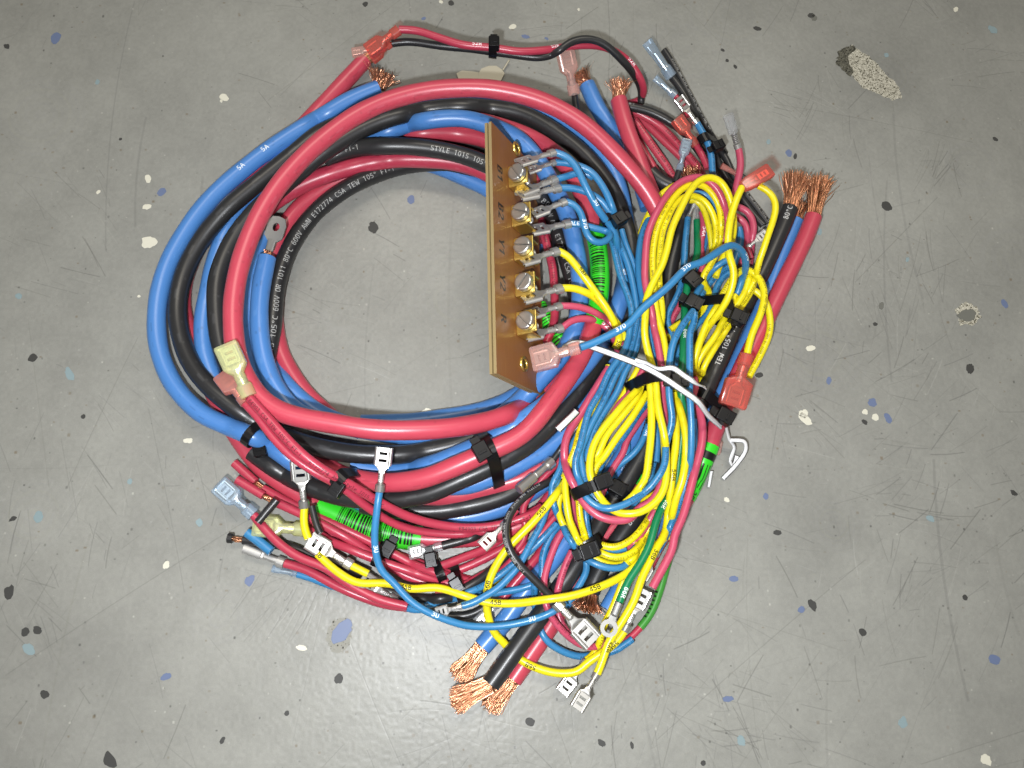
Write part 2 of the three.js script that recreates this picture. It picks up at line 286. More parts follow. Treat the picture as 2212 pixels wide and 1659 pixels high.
// ---- what is crimped on the wires; every builder gets a frame matrix with local x pointing away from the wire, sizes in mm for a 19 mm terminal
function fastonGeo(open = false) {
  const L = [];
  L.push(loft([[0, 1.75, 1.95], [0.3, 1.95, 2.15], [3.0, 1.9, 2.1], [3.4, 1.3, 1.5]], 16));
  L.push(loft([[3.2, 0.85, 1.1], [4.2, 1.15, 1.3], [7.4, 1.15, 1.3], [8.2, 0.8, 1.3]], 14));
  for (let i = 0; i < 4; i++) L.push(box(0.35, 0.3, 1.7, 4.7 + i * 0.75, 1.12, 0, 0.1));
  L.push(loft([[7.8, 0.75, 1.3, 3], [9.4, 0.62, 1.6, 4], [11, 0.55, 3.0, 5, -0.25], [11.6, 0.3, 3.3, 6, -0.55]], 20));
  const slot = (x) => [[x, -1.7], [x + 1.25, -1.7], [x + 1.25, 1.7], [x, 1.7]];
  L.push(plate([[11, -2.9], [19, -2.9], [19, 2.9], [11, 2.9]], [slot(12.8), slot(15.8)], 0.45).translate(0, 0.35 * mm, 0));
  for (const s of [-1, 1]) {                               // the rolled edges, open at the mouth
    const p = []; for (let i = 0; i <= 14; i++) { const a = i / 14 * 5.2 - 2.2; p.push(V3(0, Math.cos(a) * 1.0 * mm, s * (2.85 + Math.sin(a) * 1.0) * mm)); }
    const pos = [], idx = []; for (const q of p) for (const x of [11.4, 19]) for (const k of [0, 1]) { const f = k ? 0.66 : 1; pos.push(x * mm, q.y * f, s * 2.85 * mm + (q.z - s * 2.85 * mm) * f); }
    for (let i = 0; i < 14; i++) { const a = i * 4, b = a + 4; for (const [m, n] of [[0, 2], [3, 1], [2, 3], [1, 0]]) { idx.push(a + m, b + m, a + n, b + m, b + n, a + n); } }
    const g = new THREE.BufferGeometry(); g.setAttribute('position', new THREE.Float32BufferAttribute(pos, 3)); g.setAttribute('uv', new THREE.Float32BufferAttribute(new Array(pos.length / 3 * 2).fill(0), 2)); g.setIndex(idx); L.push(toCreasedNormals(g, 0.5));
  }
  return merge(L);
}
const FASTON = fastonGeo(), tinTwo = tin.clone(); tinTwo.side = THREE.DoubleSide; const dullTwo = dullTin.clone(); dullTwo.side = THREE.DoubleSide;
const hoodGeo = (kind) => kind === 'wide'
  ? loft([[0, 2.0, 2.0], [0.2, 2.35, 2.35], [4, 2.2, 2.3], [4.6, 1.75, 1.9], [8.2, 1.75, 1.9], [9.2, 2.0, 3.6, 4], [10, 2.2, 4.7, 6], [18.2, 2.2, 4.7, 7], [19, 1.9, 4.4, 6]], 28)
  : loft([[0, 2.1, 2.1], [0.2, 2.6, 2.7], [4.2, 2.5, 2.6], [5.2, 1.85, 1.9], [8.4, 1.85, 1.95], [9.8, 2.2, 3.2, 3], [11, 2.35, 4.0, 4], [18.4, 2.35, 4.0, 5], [19, 2.1, 3.8, 5]], 28);
function strandGeo(o) {                                    // frayed copper: many fine wires leaving the cut end
  const L = [], n = Math.round((o.n || 110) * 1.25), len = o.len || 12, R = o.r || 3;
  for (let i = 0; i < n; i++) {
    const a = rnd() * 6.283, q = Math.sqrt(rnd()), y0 = Math.cos(a) * q * R * 0.92, z0 = Math.sin(a) * q * R * 0.92, l = len * rr(0.78, 1.05) * (1 - 0.12 * q), sp = (o.spread || 0.3) * 0.7;
    const wild = rnd() < (o.wild ?? 0.12) ? 2.4 : 1, tw = (o.twist || 0) * rr(0.6, 1.4), pts = [];
    const fy = y0 * sp * 1.2 + rr(-1, 1) * 0.9 * wild * (o.mess || 1), fz = z0 * (o.spreadZ ?? sp) * 1.8 + rr(-1, 1) * 1.1 * wild * (o.mess || 1);
    for (let k = 0; k <= 5; k++) { const t = k / 5, e = t * t; let y = y0 + fy * e + Math.sin(t * 5 + i) * 0.16 * (o.mess || 1) * t, z = z0 + fz * e + Math.cos(t * 4 + i * 2) * 0.2 * (o.mess || 1) * t + (o.bend || 0) * e; if (wild > 1) { z += Math.sin(t * 7 + i) * 0.5 * (o.mess || 1) * t; y += Math.abs(Math.cos(i * 3)) * 0.9 * t; } const c = Math.cos(tw * t), s = Math.sin(tw * t); [y, z] = [y * c - z * s, y * s + z * c]; if (o.pinch) { const f = 1 - o.pinch * Math.max(0, t - 0.5); y *= f; z *= f; } pts.push([t * l, y, z]); }
    const r = rr(0.12, 0.2), shade = rnd() < 0.14 ? rr(0.25, 0.45) : rr(0.6, 1.1), pos = [], idx = [], uv = [];
    pts.forEach(([x, y, z]) => { for (let j = 0; j < 4; j++) { const b = j * 1.5708; pos.push(x * mm, (y + Math.cos(b) * r) * mm, (z + Math.sin(b) * r) * mm); uv.push(0, 0); } });
    for (let k = 0; k < 5; k++) for (let j = 0; j < 4; j++) { const p = k * 4 + j, p2 = k * 4 + (j + 1) % 4; idx.push(p, p2, p + 4, p + 4, p2, p2 + 4); }
    idx.push(20, 21, 22, 20, 22, 23);
    const g = new THREE.BufferGeometry(); g.setAttribute('position', new THREE.Float32BufferAttribute(pos, 3)); g.setAttribute('uv', new THREE.Float32BufferAttribute(uv, 2)); g.setIndex(idx); g.computeVertexNormals(); const h = g.toNonIndexed(), col = []; for (let q = 0; q < h.attributes.position.count; q++) col.push(0.88 * shade, 0.45 * shade ** 1.1, 0.27 * shade ** 1.25); h.setAttribute('color', new THREE.Float32BufferAttribute(col, 3)); L.push(h);
  }
  return mergeGeometries(L);
}
function crimp(root, w, e) {
  const s = w.s, first = e.end === 0, q = s[first ? 0 : s.length - 1], q2 = s[first ? Math.min(4, s.length - 1) : Math.max(0, s.length - 5)];
  const a = at(q.x, q.y, q.h), [tx, ty] = e.to ? spot(e.to) : [0, 0];
  const b = e.to ? at(tx, ty, Math.max(1.6, q.h + (e.dh || 0))) : a.clone().addScaledVector(a.clone().sub(at(q2.x, q2.y, q2.h)).normalize(), 0.01);
  const len = a.distanceTo(b) / mm, m = frame(a, b, V3(0, 1, 0), e.roll || 0), put = (name, g, mat, k = 1, parent = root) => part(name, g.clone().applyMatrix4(m.clone().multiply(new THREE.Matrix4().makeScale(k, Math.min(k, e.flat || k), e.fat ? k * e.fat : k))), mat, parent);
  const k = len / 19;
  const bareCopper = () => put('copper_strands', strandGeo({ n: 26, len: 3.2, r: w.r * 0.62, spread: 0.05, mess: 0.3 }), copper).userData.kind = 'stuff';
  if (e.kind === 'faston') { put('terminal', FASTON, e.dull ? dullTwo : tinTwo, k); }
  else if (e.kind === 'hood' || e.kind === 'wide') { put('terminal', FASTON.clone().scale(0.72, 0.8, 0.8).translate(0.0042, 0, 0), e.metal || tinTwo, k); put('insulating_sleeve', hoodGeo(e.kind), SLEEVE[e.col || 'red'], k); }
  else if (e.kind === 'block') { put('terminal', FASTON.clone().scale(0.8, 0.7, 0.7).translate(0.002, 0, 0), tinTwo, k); put('insulating_sleeve', loft([[0, 1.5, 2.6, 3], [0.6, 2.0, 3.3, 4], [4, 2.1, 3.9, 5], [18, 2.1, 4.2, 7], [19, 1.8, 3.9, 6]], 28), SLEEVE[e.col || 'red'], k); }
  else if (e.kind === 'tip') { put('insulating_sleeve', loft([[0, 1.2, 1.2], [0.4, 2.5, 2.6], [5, 2.4, 2.5], [6, 1.8, 1.9], [12, 1.8, 2.2], [14, 1.9, 2.5], [19, 2.0, 2.7]], 24), SLEEVE[e.col || 'blue'], k); put('terminal', loft([[4, 1.2, 1.2], [13, 1.2, 1.3], [13.2, 0.7, 1.6, 4], [17, 0.6, 1.6, 4]], 14), tinTwo, k); }
  else if (e.kind === 'bullet') { put('terminal', merge([loft([[0, 2.2, 2.2], [0.2, 2.5, 2.5], [3.2, 2.5, 2.5], [3.4, 1.6, 1.6], [5.4, 1.3, 1.5], [9.2, 1.2, 1.5], [9.4, 0.7, 1.4, 4], [10.6, 0.7, 1.5, 4]], 18), loft([[10.4, 1.7, 1.9], [10.6, 1.9, 2.1], [18.8, 1.9, 2.1], [19, 1.5, 1.7]], 20)]), e.dull ? dullTwo : tinTwo, k); }
  else if (e.kind === 'clear_cap') { put('terminal', merge([loft([[0, 1.4, 1.4], [0.3, 1.9, 2.0], [3, 1.9, 2.0]], 16), ...[3.6, 4.5, 5.4, 6.3, 7.2, 8.1].map((x) => loft([[x, 1.3, 1.3], [x + 0.15, 1.55, 1.6], [x + 0.6, 1.55, 1.6], [x + 0.75, 1.3, 1.3]], 14))]), dullTwo, k); put('insulating_sleeve', loft([[8.2, 1.5, 1.6], [9.2, 2.5, 2.7], [18.8, 2.6, 2.9], [19, 2.4, 2.7]], 24, false), SLEEVE.clear, k); }
  else if (e.kind === 'ring') { const R = e.R || 4.2; put('ring_terminal', merge([loft([[0, 1.5, 1.6], [0.2, 1.9, 2.1], [6.5, 1.8, 2.0], [7.4, 0.7, 2.0, 4], [9.5, 0.45, 2.0, 6]], 18), plate([...Array(25)].map((_, i) => { const t = -2.75 + i / 24 * 5.5; return [13.6 + Math.cos(t) * R, Math.sin(t) * R]; }).concat([[8.6, 1.9], [8.6, -1.9]]), [hole(13.8, 0, R * 0.52)], 0.8).translate(0, -0.4 * mm, 0)]), ringTin, k); }
  else if (e.kind === 'lug') { put('ring_terminal', merge([loft([[-1, 2.6, 2.9], [1.2, 2.6, 2.9], [1.4, 1.4, 2.2]], 18), loft([[3, 0.9, 2.2, 3], [7, 1.0, 2.3, 3], [8.5, 0.5, 2.6, 5]], 18), plate([[7.5, -2.6], [9.5, -5], [15.5, -5.2], [18.4, -3.6], [19, 0], [18.4, 3.6], [15.5, 5.2], [9.5, 5], [7.5, 2.6]], [hole(14, 0, 1.9)], 1.0).translate(0, -0.5 * mm, 0)]), ringTin, k); bareCopper(); }
  else if (e.kind === 'copper') { const o = part('copper_strands', strandGeo({ r: w.r * 0.8, len, ...e.o }).applyMatrix4(m), copper, root); o.userData.kind = 'stuff'; }
  else if (e.kind === 'stub') { put('copper_strands', strandGeo({ n: 30, len: 4.2, r: w.r * 0.6, spread: 0.02, mess: 0.2 }), copper).userData.kind = 'stuff'; put('cut_sleeve', loft([[4, w.r * 0.9, w.r * 0.9], [4.1, w.r, w.r], [len, w.r, w.r]], 18), jacket(w.col, '', 9, 0, [])); }
}
function stickerMat(key, w, paint, base = 'rgb(52,205,38)') {
  const cv = document.createElement('canvas'); cv.width = 512; cv.height = 256; const g = cv.getContext('2d'); g.fillStyle = base; g.fillRect(0, 0, 512, 256); paint(g);
  const t = new THREE.CanvasTexture(cv); t.colorSpace = THREE.SRGBColorSpace; t.anisotropy = 8; return new THREE.MeshPhysicalMaterial({ map: t, roughness: 0.34, clearcoat: 0.2, side: THREE.DoubleSide });
}
const bars = (x0, x1, y0, y1, ink = '#071207') => (g) => { const s0 = seed; seed = 99; g.fillStyle = ink; for (let x = x0; x < x1;) { const w = [3, 3, 6, 9][Math.floor(rnd() * 4)]; g.fillRect(x, y0, Math.min(w, x1 - x), y1 - y0); x += w + [4, 5, 8, 11][Math.floor(rnd() * 4)]; } seed = s0; };
function build() {
  for (const w of wires) {
    const pts = w.s.map((q) => at(q.x, q.y, q.h)), mid = pts[Math.floor(pts.length / 2)];
    const root = thing(w.name, w.label, w.cat, V3(mid.x, 0, mid.z), w.o.group); w.root = root; w.pts = pts;
    const [kind, period, prints] = w.o.print || ['', 0, []];
    const m = jacket(w.col, kind, w.r * 6.283, period, prints);
    part('jacket', tubeGeo(pts, w.r * mm, w.r > 2.5 ? 22 : 14, period || 20, w.o.roll ?? 0, w.o.u0 ?? (w.k * 0.37) % 1, !!w.o.flip), m, root);
    for (const e of w.o.ends || []) crimp(root, w, e);
    for (const st of w.o.stickers || []) {
      const near = (p) => { const [x, y] = spot(p); let b = 0, bd = 1e9; w.s.forEach((q, i) => { const d = Math.hypot(q.x - x, q.y - y); if (d < bd) { bd = d; b = i; } }); return b; };
      const i0 = near(st.from), i1 = near(st.to), seg = pts.slice(Math.min(i0, i1), Math.max(i0, i1) + 1); let len = 0; for (let i = 1; i < seg.length; i++) len += seg[i].distanceTo(seg[i - 1]);
      part('barcode_sticker', tubeGeo(seg, (w.r + 0.22 + (st.extra || 0)) * mm, 24, len * 1000, st.roll || 0, 0, !!st.flip), stickerMat(w.id, w, st.paint, st.base), root);
    }
  }
}

// ---------------------------------------------------------------- the heavy cables of the coil, lowest first
const HR = 3.7, GC = 'heavy cables of the coil', cc = (id, name, label, col, h, path, o = {}) => W(id, name, label, 'cable', col, o.r || HR, h, path, { group: GC, ...o });
const STYLE = ['style', 150, [['STYLE 1015 105\u00b0C 600V OR 1011 80\u00b0C 600V AWM E172774 CSA TEW 105\u00b0 FT-1', 2.9, '#b4b4b1', 0.0, 0.5]]];
const num = (s, ink = '#f2f2f2') => [s, 240, [[s, 3.0, ink, 0.02, 0.5], [s, 3.0, ink, 0.075, 0.5]]];
cc('redlow', 'red_cable', 'lowest red cable, green barcode sticker at lower left, bare copper at top left', 'red', 3.8, `788,130,14 740,182,9 660,268,4 580,355 490,455 420,545 392,640 405,715 446,812 500,922 560,1005 640,1063 700,1098 800,1141 900,1163 1000,1163 1090,1147 1180,1108 1260,1050`,
  { ends: [{ end: 0, kind: 'copper', to: '824,112', o: { n: 60, spread: 0.05 } }, ], stickers: [{ from: '690,1092', to: '908,1163', extra: 1.1, roll: -0.02, paint: (g) => { bars(110, 300, 96, 162)(g); bars(330, 480, 96, 162)(g); g.font = '26px monospace'; g.fillStyle = '#0a1a0a'; g.fillText('015', 440, 196); } }] });
cc('redin', 'red_cable', 'red cable showing as the innermost red curve beside the bare floor at left', 'red', 3.8, `735,918 671,862 632,812 603,753 592,680 590,600 600,530 629,468 688,415 760,378 840,355`);
cc('bluebot', 'blue_cable', 'blue cable forming the inner top edge of the coil, entering under the brown board', 'cobalt', 3.8, `800,352 860,346 930,354 999,382 1055,408 1110,460 1160,540`);
cc('bluelowin', 'blue_cable', 'blue cable at the inner bottom edge of the coil below the pink flag connector', 'cobalt', 3.8, `1235,720 1205,775 1160,825 1105,862 1050,885 960,902 880,912 780,915`);
cc('bluelow2', 'blue_cable', 'short visible blue curve low inside the coil left of the red bottom turn', 'cobalt', 3.8, `562,640 566,720 590,790 630,845 690,893 780,930`);
cc('black3', 'black_cable', 'lowest black cable of the coil at bottom centre above the blue one', 'black', 5, `780,1090 860,1102 937,1104 996,1096 1084,1074 1150,1036 1220,976 1290,900`);
cc('blue3', 'blue_cable', 'outer left blue cable with white printed 5A, frayed copper end at top left', 'cobalt', 9, `818,190,16 760,214,13 690,255,10 600,310,12 520,370,13 450,435 395,510 355,590 338,680 345,760 375,830 430,890 500,924,12 560,949,12 620,988,7 700,1048,4 800,1090 918,1112 996,1118 1074,1100 1133,1073 1190,1030 1250,970`,
  { print: num('5A'), u0: 0.33, flip: true, ends: [{ end: 0, kind: 'copper', to: '832,156', dh: 2, o: { n: 190, mess: 2, wild: 0.4, spread: 0.5, r: 3.4 } }] });
cc('red2', 'red_cable', 'short visible red cable below the black one at bottom right of the coil', 'red', 9, `900,1070 960,1072 996,1068 1055,1053 1133,1030 1200,985 1260,920 1310,840`);
cc('blue2', 'blue_cable', 'thick blue cable under the outer black turn at bottom right of the coil', 'cobalt', 12, `960,1050 1010,1048 1070,1028 1133,996 1205,952 1265,885 1305,810 1330,730`);
cc('textin', 'black_cable', 'inner black cable lettered STYLE 1015 curving beside the bare floor at upper left', 'black', 9, `572,830,4 578,770,4 588,710,6 594,640 604,590 624,540 657,487 702,440 770,395 850,364 935,352,6 1030,372,4`, { print: STYLE, roll: 0.06, u0: 0.0 });
cc('redpink', 'red_cable', 'glossy red cable crossing above the inner lettered black cable at top', 'rose', 11, `540,520,8 565,462 629,411 729,370 838,346 897,344 980,350 1050,372 1120,430 1180,520`);
cc('texttop', 'black_cable', 'black cable lettered STYLE 1015 105\u00b0C 600V across the inner top of the coil', 'black', 15, `700,346,9 740,328,12 780,319,15 878,316 970,328 1040,350 1070,366 1130,400,16 1185,450,12 1206,505,10 1226,565 1243,630 1248,690 1232,760,7 1170,830`, { print: STYLE, roll: 0.05, u0: -0.32 });
cc('blackmid', 'black_cable', 'black cable half hidden between two red ones left of the brown board top', 'black', 12, `830,312 900,302 980,302 1053,318 1130,370 1180,450`);
cc('redmid', 'red_cable', 'thin slice of red cable under the blue one left of the brown board top', 'red', 16, `770,322,8 839,298,11 936,286,13 1000,290 1060,306 1120,345 1170,410`);
cc('blueA', 'blue_cable', 'blue cable with a ring lug at inner left, turning all round the coil', 'cobalt', 18, `577,556,16 564,620,14 560,700 572,780 597,840 640,890,12 720,915 808,932 900,943 1000,930,14 1080,900,16 1130,860,20 1180,805 1228,745 1252,660 1249,565 1224,460 1194,400 1165,350 1120,300,18 1060,272 995,255 897,265,16 820,290,12 760,318,8`,
  { ends: [{ end: 0, kind: 'lug', to: '604,468', dh: 3, fat: 0.8 }] });
cc('blueA2', 'blue_cable', 'darker blue cable between the red turn and the blue lug cable at left', 'cobalt', 6, `572,505,5 558,545,8 546,620 542,700 552,780 582,845`);
cc('blueB', 'blue_cable', 'blue cable mostly hidden beneath the topmost red turn of the coil', 'cobalt', 22, `520,892,4 472,838,5 444,775,6 438,700,10 450,630 468,555 502,470 565,390 640,325 720,272 800,236 900,210 1000,205 1100,214 1200,250 1275,305 1325,375 1350,465 1354,560 1340,650,18 1300,740,16 1240,815,22 1190,865,27 1142,900 1055,953 967,991,24 918,1008 850,1020,14 760,1005`);
cc('black0', 'black_cable', 'outer left black cable inside the blue one, returning under the red turn at bottom', 'black', 20, `735,268,12 690,288 640,328,12 570,385,12 492,450 434,520 398,590 383,660 392,735 425,805 480,860 540,905 600,938 680,965,22 760,980 850,983 918,975 996,956 1070,925,16 1120,890,12 1195,820,8`);
cc('red1', 'red_cable', 'red cable printed 4A under the outer black turn, with a long green sticker at right', 'red', 25, `985,262,14 1040,262,16 1087,275 1150,298 1194,327,20 1230,367 1258,420 1280,480 1292,540,26 1296,600 1292,660,30 1277,717 1256,770,34 1227,815 1195,860,37 1133,935 1055,975,37 977,1010 918,1033,34 850,1043,30 772,1036,24 718,1016,18 685,990,12 640,950,8`,
  { print: num('4A'), u0: -0.38, stickers: [{ from: '1284,496', to: '1282,700', paint: (g) => { bars(60, 400, 112, 176)(g); g.font = '22px monospace'; g.fillStyle = '#0a1a0a'; g.fillText('0157810', 400, 104); } }] });
cc('black1', 'black_cable', 'outer black cable running along the whole top and right of the coil', 'black', 34, `585,920,8 525,850,10 480,760,16 467,680 470,600 492,540 530,480 590,422 640,378 702,328 800,271 897,242 995,231 1080,236 1134,248 1200,285 1260,332 1318,405 1352,487 1366,565 1362,640 1342,705 1310,755 1285,790 1256,835 1224,878 1162,945,32 1084,995,30 996,1036,28 918,1068,26 841,1080,20 738,1073,13 670,1052,7 602,1018,5 545,975,4`);
cc('red0', 'red_cable', 'topmost red cable arching over the coil from far right to lower left', 'red', 43, `1428,470,22 1416,446,28 1395,410,36 1330,334,42 1330,332 1260,268 1180,222 1085,196 1000,190 900,200 800,233 720,283 640,355 580,432 536,520 510,610 503,690 512,770 545,840 595,884 650,902 710,913 808,928 918,928 1016,918 1100,895,30 1145,868,16 1200,800,9 1240,710`);
// straight cable ends right, top and bottom
cc('bluetop', 'blue_cable', 'short blue cable end at top right with frayed copper beside a pink connector', 'cobalt', 12, `1268,184,18 1290,232 1318,275 1345,312,9 1378,375,6 1400,450`, { ends: [{ end: 0, kind: 'copper', to: '1246,154', dh: 3, o: { n: 130, mess: 1.6, wild: 0.3, spread: 0.2 } }] });
cc('redtop', 'red_cable', 'red cable end at top right pointing up with a frayed copper tuft', 'red', 26, `1336,216,26 1348,261 1376,339,20 1402,405,14 1418,446,10`, { ends: [{ end: 0, kind: 'copper', to: '1340,170', dh: 3, o: { n: 170, mess: 1.8, wild: 0.35, spread: 0.35 } }] });
cc('blueR', 'blue_cable', 'blue cable squeezed between black and red at far right, printed 2A', 'cobalt', 4, `1720,476,7 1690,545 1654,645 1612,740 1570,830 1530,910 1470,1030 1400,1160 1348,1255 1312,1318`, { r: 3.3, print: num('2A'), ends: [{ end: 0, kind: 'copper', to: '1732,430', o: { n: 70 } }] });
cc('redR', 'red_cable', 'red cable end at far right with fanned copper, green sticker lower down', 'red', 8, `1757,468,12 1737,520 1700,597 1655,690 1610,780 1575,855 1548,920 1526,980 1500,1040,5 1460,1110 1420,1170 1390,1230`,
  { ends: [{ end: 0, kind: 'copper', to: '1772,380', dh: 1, o: { n: 300, spread: 0.55, mess: 1.5, r: 3.4, wild: 0.22 } }], stickers: [{ from: '1538,962', to: '1496,1080', paint: (g) => { g.fillStyle = '#0b0f0b'; g.fillRect(70, 0, 60, 256); for (let i = 0; i < 15; i++) g.fillRect(160, 8 + i * 17, 250, [4, 8, 6][i % 3]); g.font = 'bold 60px monospace'; g.save(); g.translate(440, 100); g.fillText('25', 0, 40); g.restore(); } }] });
cc('blackR', 'black_cable', 'black cable end at far right with fanned copper, printed 105\u00b0 FT-1', 'black', 14, `1706,450,16 1690,490 1650,580 1612,655 1575,732 1545,800 1512,872 1480,935,8 1430,1012 1370,1118 1325,1182 1290,1242 1274,1280`,
  { print: ['ft1', 150, [['TEW 105\u00b0 FT-1', 2.9, '#dcdcda', 0.0, 0.5], ['80\u00b0C 600V OR', 2.9, '#dcdcda', 0.487, 0.5]]], roll: -0.05, flip: true, u0: 0.54, ends: [{ end: 0, kind: 'copper', to: '1722,372', dh: 2, o: { n: 300, spread: 0.6, mess: 1.5, r: 3.4, wild: 0.22 } }, { end: 1, kind: 'copper', to: '1262,1322', dh: 1, o: { n: 240, spread: 0.6, mess: 1.5, r: 3.6 } }] });
cc('blue2C', 'blue_cable', 'lowest left blue cable end at the bottom, printed 2C, bare copper fanned', 'cobalt', 4, `1042,1398,4 1094,1337 1143,1268 1191,1213 1225,1165 1270,1100 1330,1010 1390,900`, { print: num('2C'), roll: -0.08, flip: true, u0: 0.4, ends: [{ end: 0, kind: 'copper', to: '985,1472', o: { n: 260, spread: 0.35, mess: 0.7, wild: 0.04, r: 3.5 } }] });
cc('redB', 'red_cable', 'red cable end at the bottom right of the black one, copper bared', 'red', 6, `1108,1468,6 1152,1405 1191,1347 1230,1278 1270,1215 1307,1160 1340,1120 1374,1058 1400,1000 1425,930`, { ends: [{ end: 0, kind: 'copper', to: '1050,1535', o: { n: 220, spread: 0.25, mess: 0.9, wild: 0.06, r: 3.2 } }], stickers: [{ from: '1398,1005', to: '1374,1052', paint: (g) => { g.fillStyle = '#0b0f0b'; g.fillRect(250, 0, 150, 256); } }] });
cc('blackB', 'black_cable', 'black cable end at the bottom between blue and red, copper swept left', 'black', 13, `1060,1478,9 1130,1380 1190,1298 1240,1228 1280,1160 1310,1108 1352,1042 1390,975 1420,890 1432,800 1434,700 1440,630 1448,570 1464,510 1480,450 1492,408`,
  { print: STYLE, roll: 0.22, flip: true, u0: 0.1, ends: [{ end: 0, kind: 'copper', to: '972,1520', o: { n: 300, spread: 0.3, mess: 0.8, wild: 0.05, r: 3.5, bend: 0 } }, { end: 1, kind: 'copper', to: '1497,362', o: { n: 200, mess: 1.5, wild: 0.25, spread: 0.4 } }] });

// ---------------------------------------------------------------- middle-size red wires
const MR = 1.75, GM = 'red wires of middle size', mw = (id, label, h, path, o = {}) => W(id, 'red_wire', label, 'wire', o.col || 'rose', o.r || MR, h, path, { group: GM, ...o });
const TEW = ['tew', 95, [['E84903 CSA TEW 105\u00b0C FT-1   E172774 AWM Style 1015 105\u00b0C', 1.9, '#1c0508', 0.0, 0.5]]];
mw('tewA', 'printed red wire leaving the yellow connector along the coil bottom, upper one', 42, `538,858,46 570,893 610,938 650,978 700,1016 745,1040,42 820,1085,30 880,1115,22 940,1132,18 1000,1140,14 1070,1136,12 1140,1115,10 1210,1080,8`, { r: 1.7, print: TEW, roll: 0.03, u0: 0, flip: false, ends: [{ end: 0, kind: 'hood', to: '487,745', dh: 4, col: 'lime', fat: 1.0 }] });
mw('tewB', 'printed red wire leaving the pink connector under the yellow connector', 39, `530,872,42 560,905 590,945 630,985 680,1020 735,1050,38 800,1100,26 860,1135,18 940,1152,9 1020,1152,6 1100,1132,5 1170,1095`, { r: 1.6, print: TEW, roll: 0.2, u0: 0.3, ends: [{ end: 0, kind: 'wide', to: '480,808', dh: -2, col: 'coral' }] });
mw('stubA', 'upper red wire end at lower left with a strip of copper bared', 6, `568,1056,5 620,1084 690,1118 760,1150 830,1185 900,1222 960,1243 1010,1255,4`, { ends: [{ end: 0, kind: 'stub', to: '506,1000' }] });
mw('stubB', 'lower red wire end at lower left with copper bared near its tip', 4, `588,1082,5 640,1105 700,1135 760,1168 820,1210 880,1245 930,1262`, { ends: [{ end: 0, kind: 'stub', to: '512,1036' }] });
mw('lowC', 'red wire bending up right from the tie between the lower wires', 5, `690,1160 740,1180 790,1200 850,1222 920,1245 980,1262 1020,1262 1080,1235 1130,1200 1190,1150`);
mw('lowD', 'red wire in the lower bundle straight along the floor towards the cut black tie', 3, `660,1125 720,1155 790,1180 860,1200 930,1225 1000,1250 1050,1258`);
mw('lowE', 'red wire running from the small black tie up right past the bare terminal', 4, `940,1228,3 1000,1205 1050,1185 1100,1150 1150,1110 1200,1050 1240,980`);
mw('lowF', 'second red wire from the small black tie running up right under the terminal', 2.5, `945,1245 1000,1228 1060,1200 1110,1170 1165,1120 1210,1075`);
mw('lowG', 'red wire printed 1J sweeping along the bottom left edge', 4, `548,1113,12 570,1140 610,1180 650,1205 700,1225 760,1265 820,1295 880,1310`, { print: num('1J'), ends: [{ end: 0, kind: 'hood', to: '472,1046', col: 'blue', dh: 2, fat: 1.05 }] });
mw('lowH', 'red wire lying lowest at bottom left with a pale bullet tip', 3, `615,1217,4 660,1230 720,1262 770,1285 830,1305 900,1315`, { print: num('55D'), u0: 0.1, ends: [{ end: 0, kind: 'bullet', to: '526,1184', dull: 1 }] });
mw('lowI', 'red wire beside the black one running down left behind the yellow loop', 5, `1190,1130 1130,1195 1080,1225 1030,1250 1000,1268 940,1272`);
for (const [i, p, l] of [[0, '1362,236,12 1420,268,9 1470,318,8 1512,368,10 1540,440,6', 'outermost red wire of the fan at top right, nearest the black one'], [1, '1362,246,10 1405,310,7 1450,375,6 1480,440', 'third red wire of the fan at top right below the red cable end'], [2, '1356,240,6 1385,315,4 1425,385,4 1450,440', 'lowest left red wire of the fan at top right'], [3, '1366,240,8 1430,300,5 1490,362,6 1520,430', 'second red wire of the fan at top right']]) mw('fan' + i, l, 6, p, { col: 'red', r: 1.8, print: i < 2 ? TEW : undefined });
mw('bd', 'dark red wire printed 105\u00b0C standing just right of the brown board', 12, `1168,470,10 1180,525 1194,580 1198,640 1196,700 1180,740`, { print: TEW, r: 1.8 });
mw('redclear', 'red wire entering the clear sleeve below the yellow loop', 5, `1085,1295,4 1105,1268 1150,1215 1190,1165 1225,1110 1260,1050`, { ends: [{ end: 0, kind: 'hood', to: '1032,1348', col: 'clear' }] });
mw('redclear2', 'shorter red wire lying flat right of the clear sleeve', 3, `1085,1285 1120,1262 1165,1238 1200,1190 1230,1140`);

mw('limeend', 'red wire with a lime sleeve lying under the yellow wire at lower left', 6, `730,1178,4 700,1160,5 662,1144,7`, { ends: [{ end: 1, kind: 'hood', to: '548,1136', col: 'lime', dh: 1 }] });
mw('coralend', 'dark wire with a coral sleeve behind the standing pink wire at upper right', 9, `D 1110,640,7 1060,600,9 1010,570,11`, { col: 'black', r: 1.5, ends: [{ end: 1, kind: 'tip', to: 'D 790,450', col: 'coral', dh: 2 }] });
mw('flagend', 'stub of red wire in a copper pink flag connector on the top left cable end', 19, `826,96,22 812,106,22`, { r: 1.5, ends: [{ end: 1, kind: 'wide', to: 'A 300,450', col: 'pale', dh: -1, fat: 0.8 }] });

cc('blackstk', 'black_cable', 'short black cable under the board bottom wrapped in a striped green sticker', 'black', 9, `1150,640 1172,680 1200,725 1235,775 1262,820`, { r: 3.2, stickers: [{ from: '1160,660', to: '1225,760', extra: 0.3, paint: (g) => { g.fillStyle = '#0b0f0b'; for (let i = 0; i < 17; i++) g.fillRect(20 + i * 29, 0, [8, 14, 10][i % 3], 256); } }] });
cc('blackboot', 'black_cable', 'dark sleeve lying between the red cable ends and the bundle at top right', 'black', 8, `1405,372,9 1425,392 1452,404 1480,412`, { r: 3.4 });

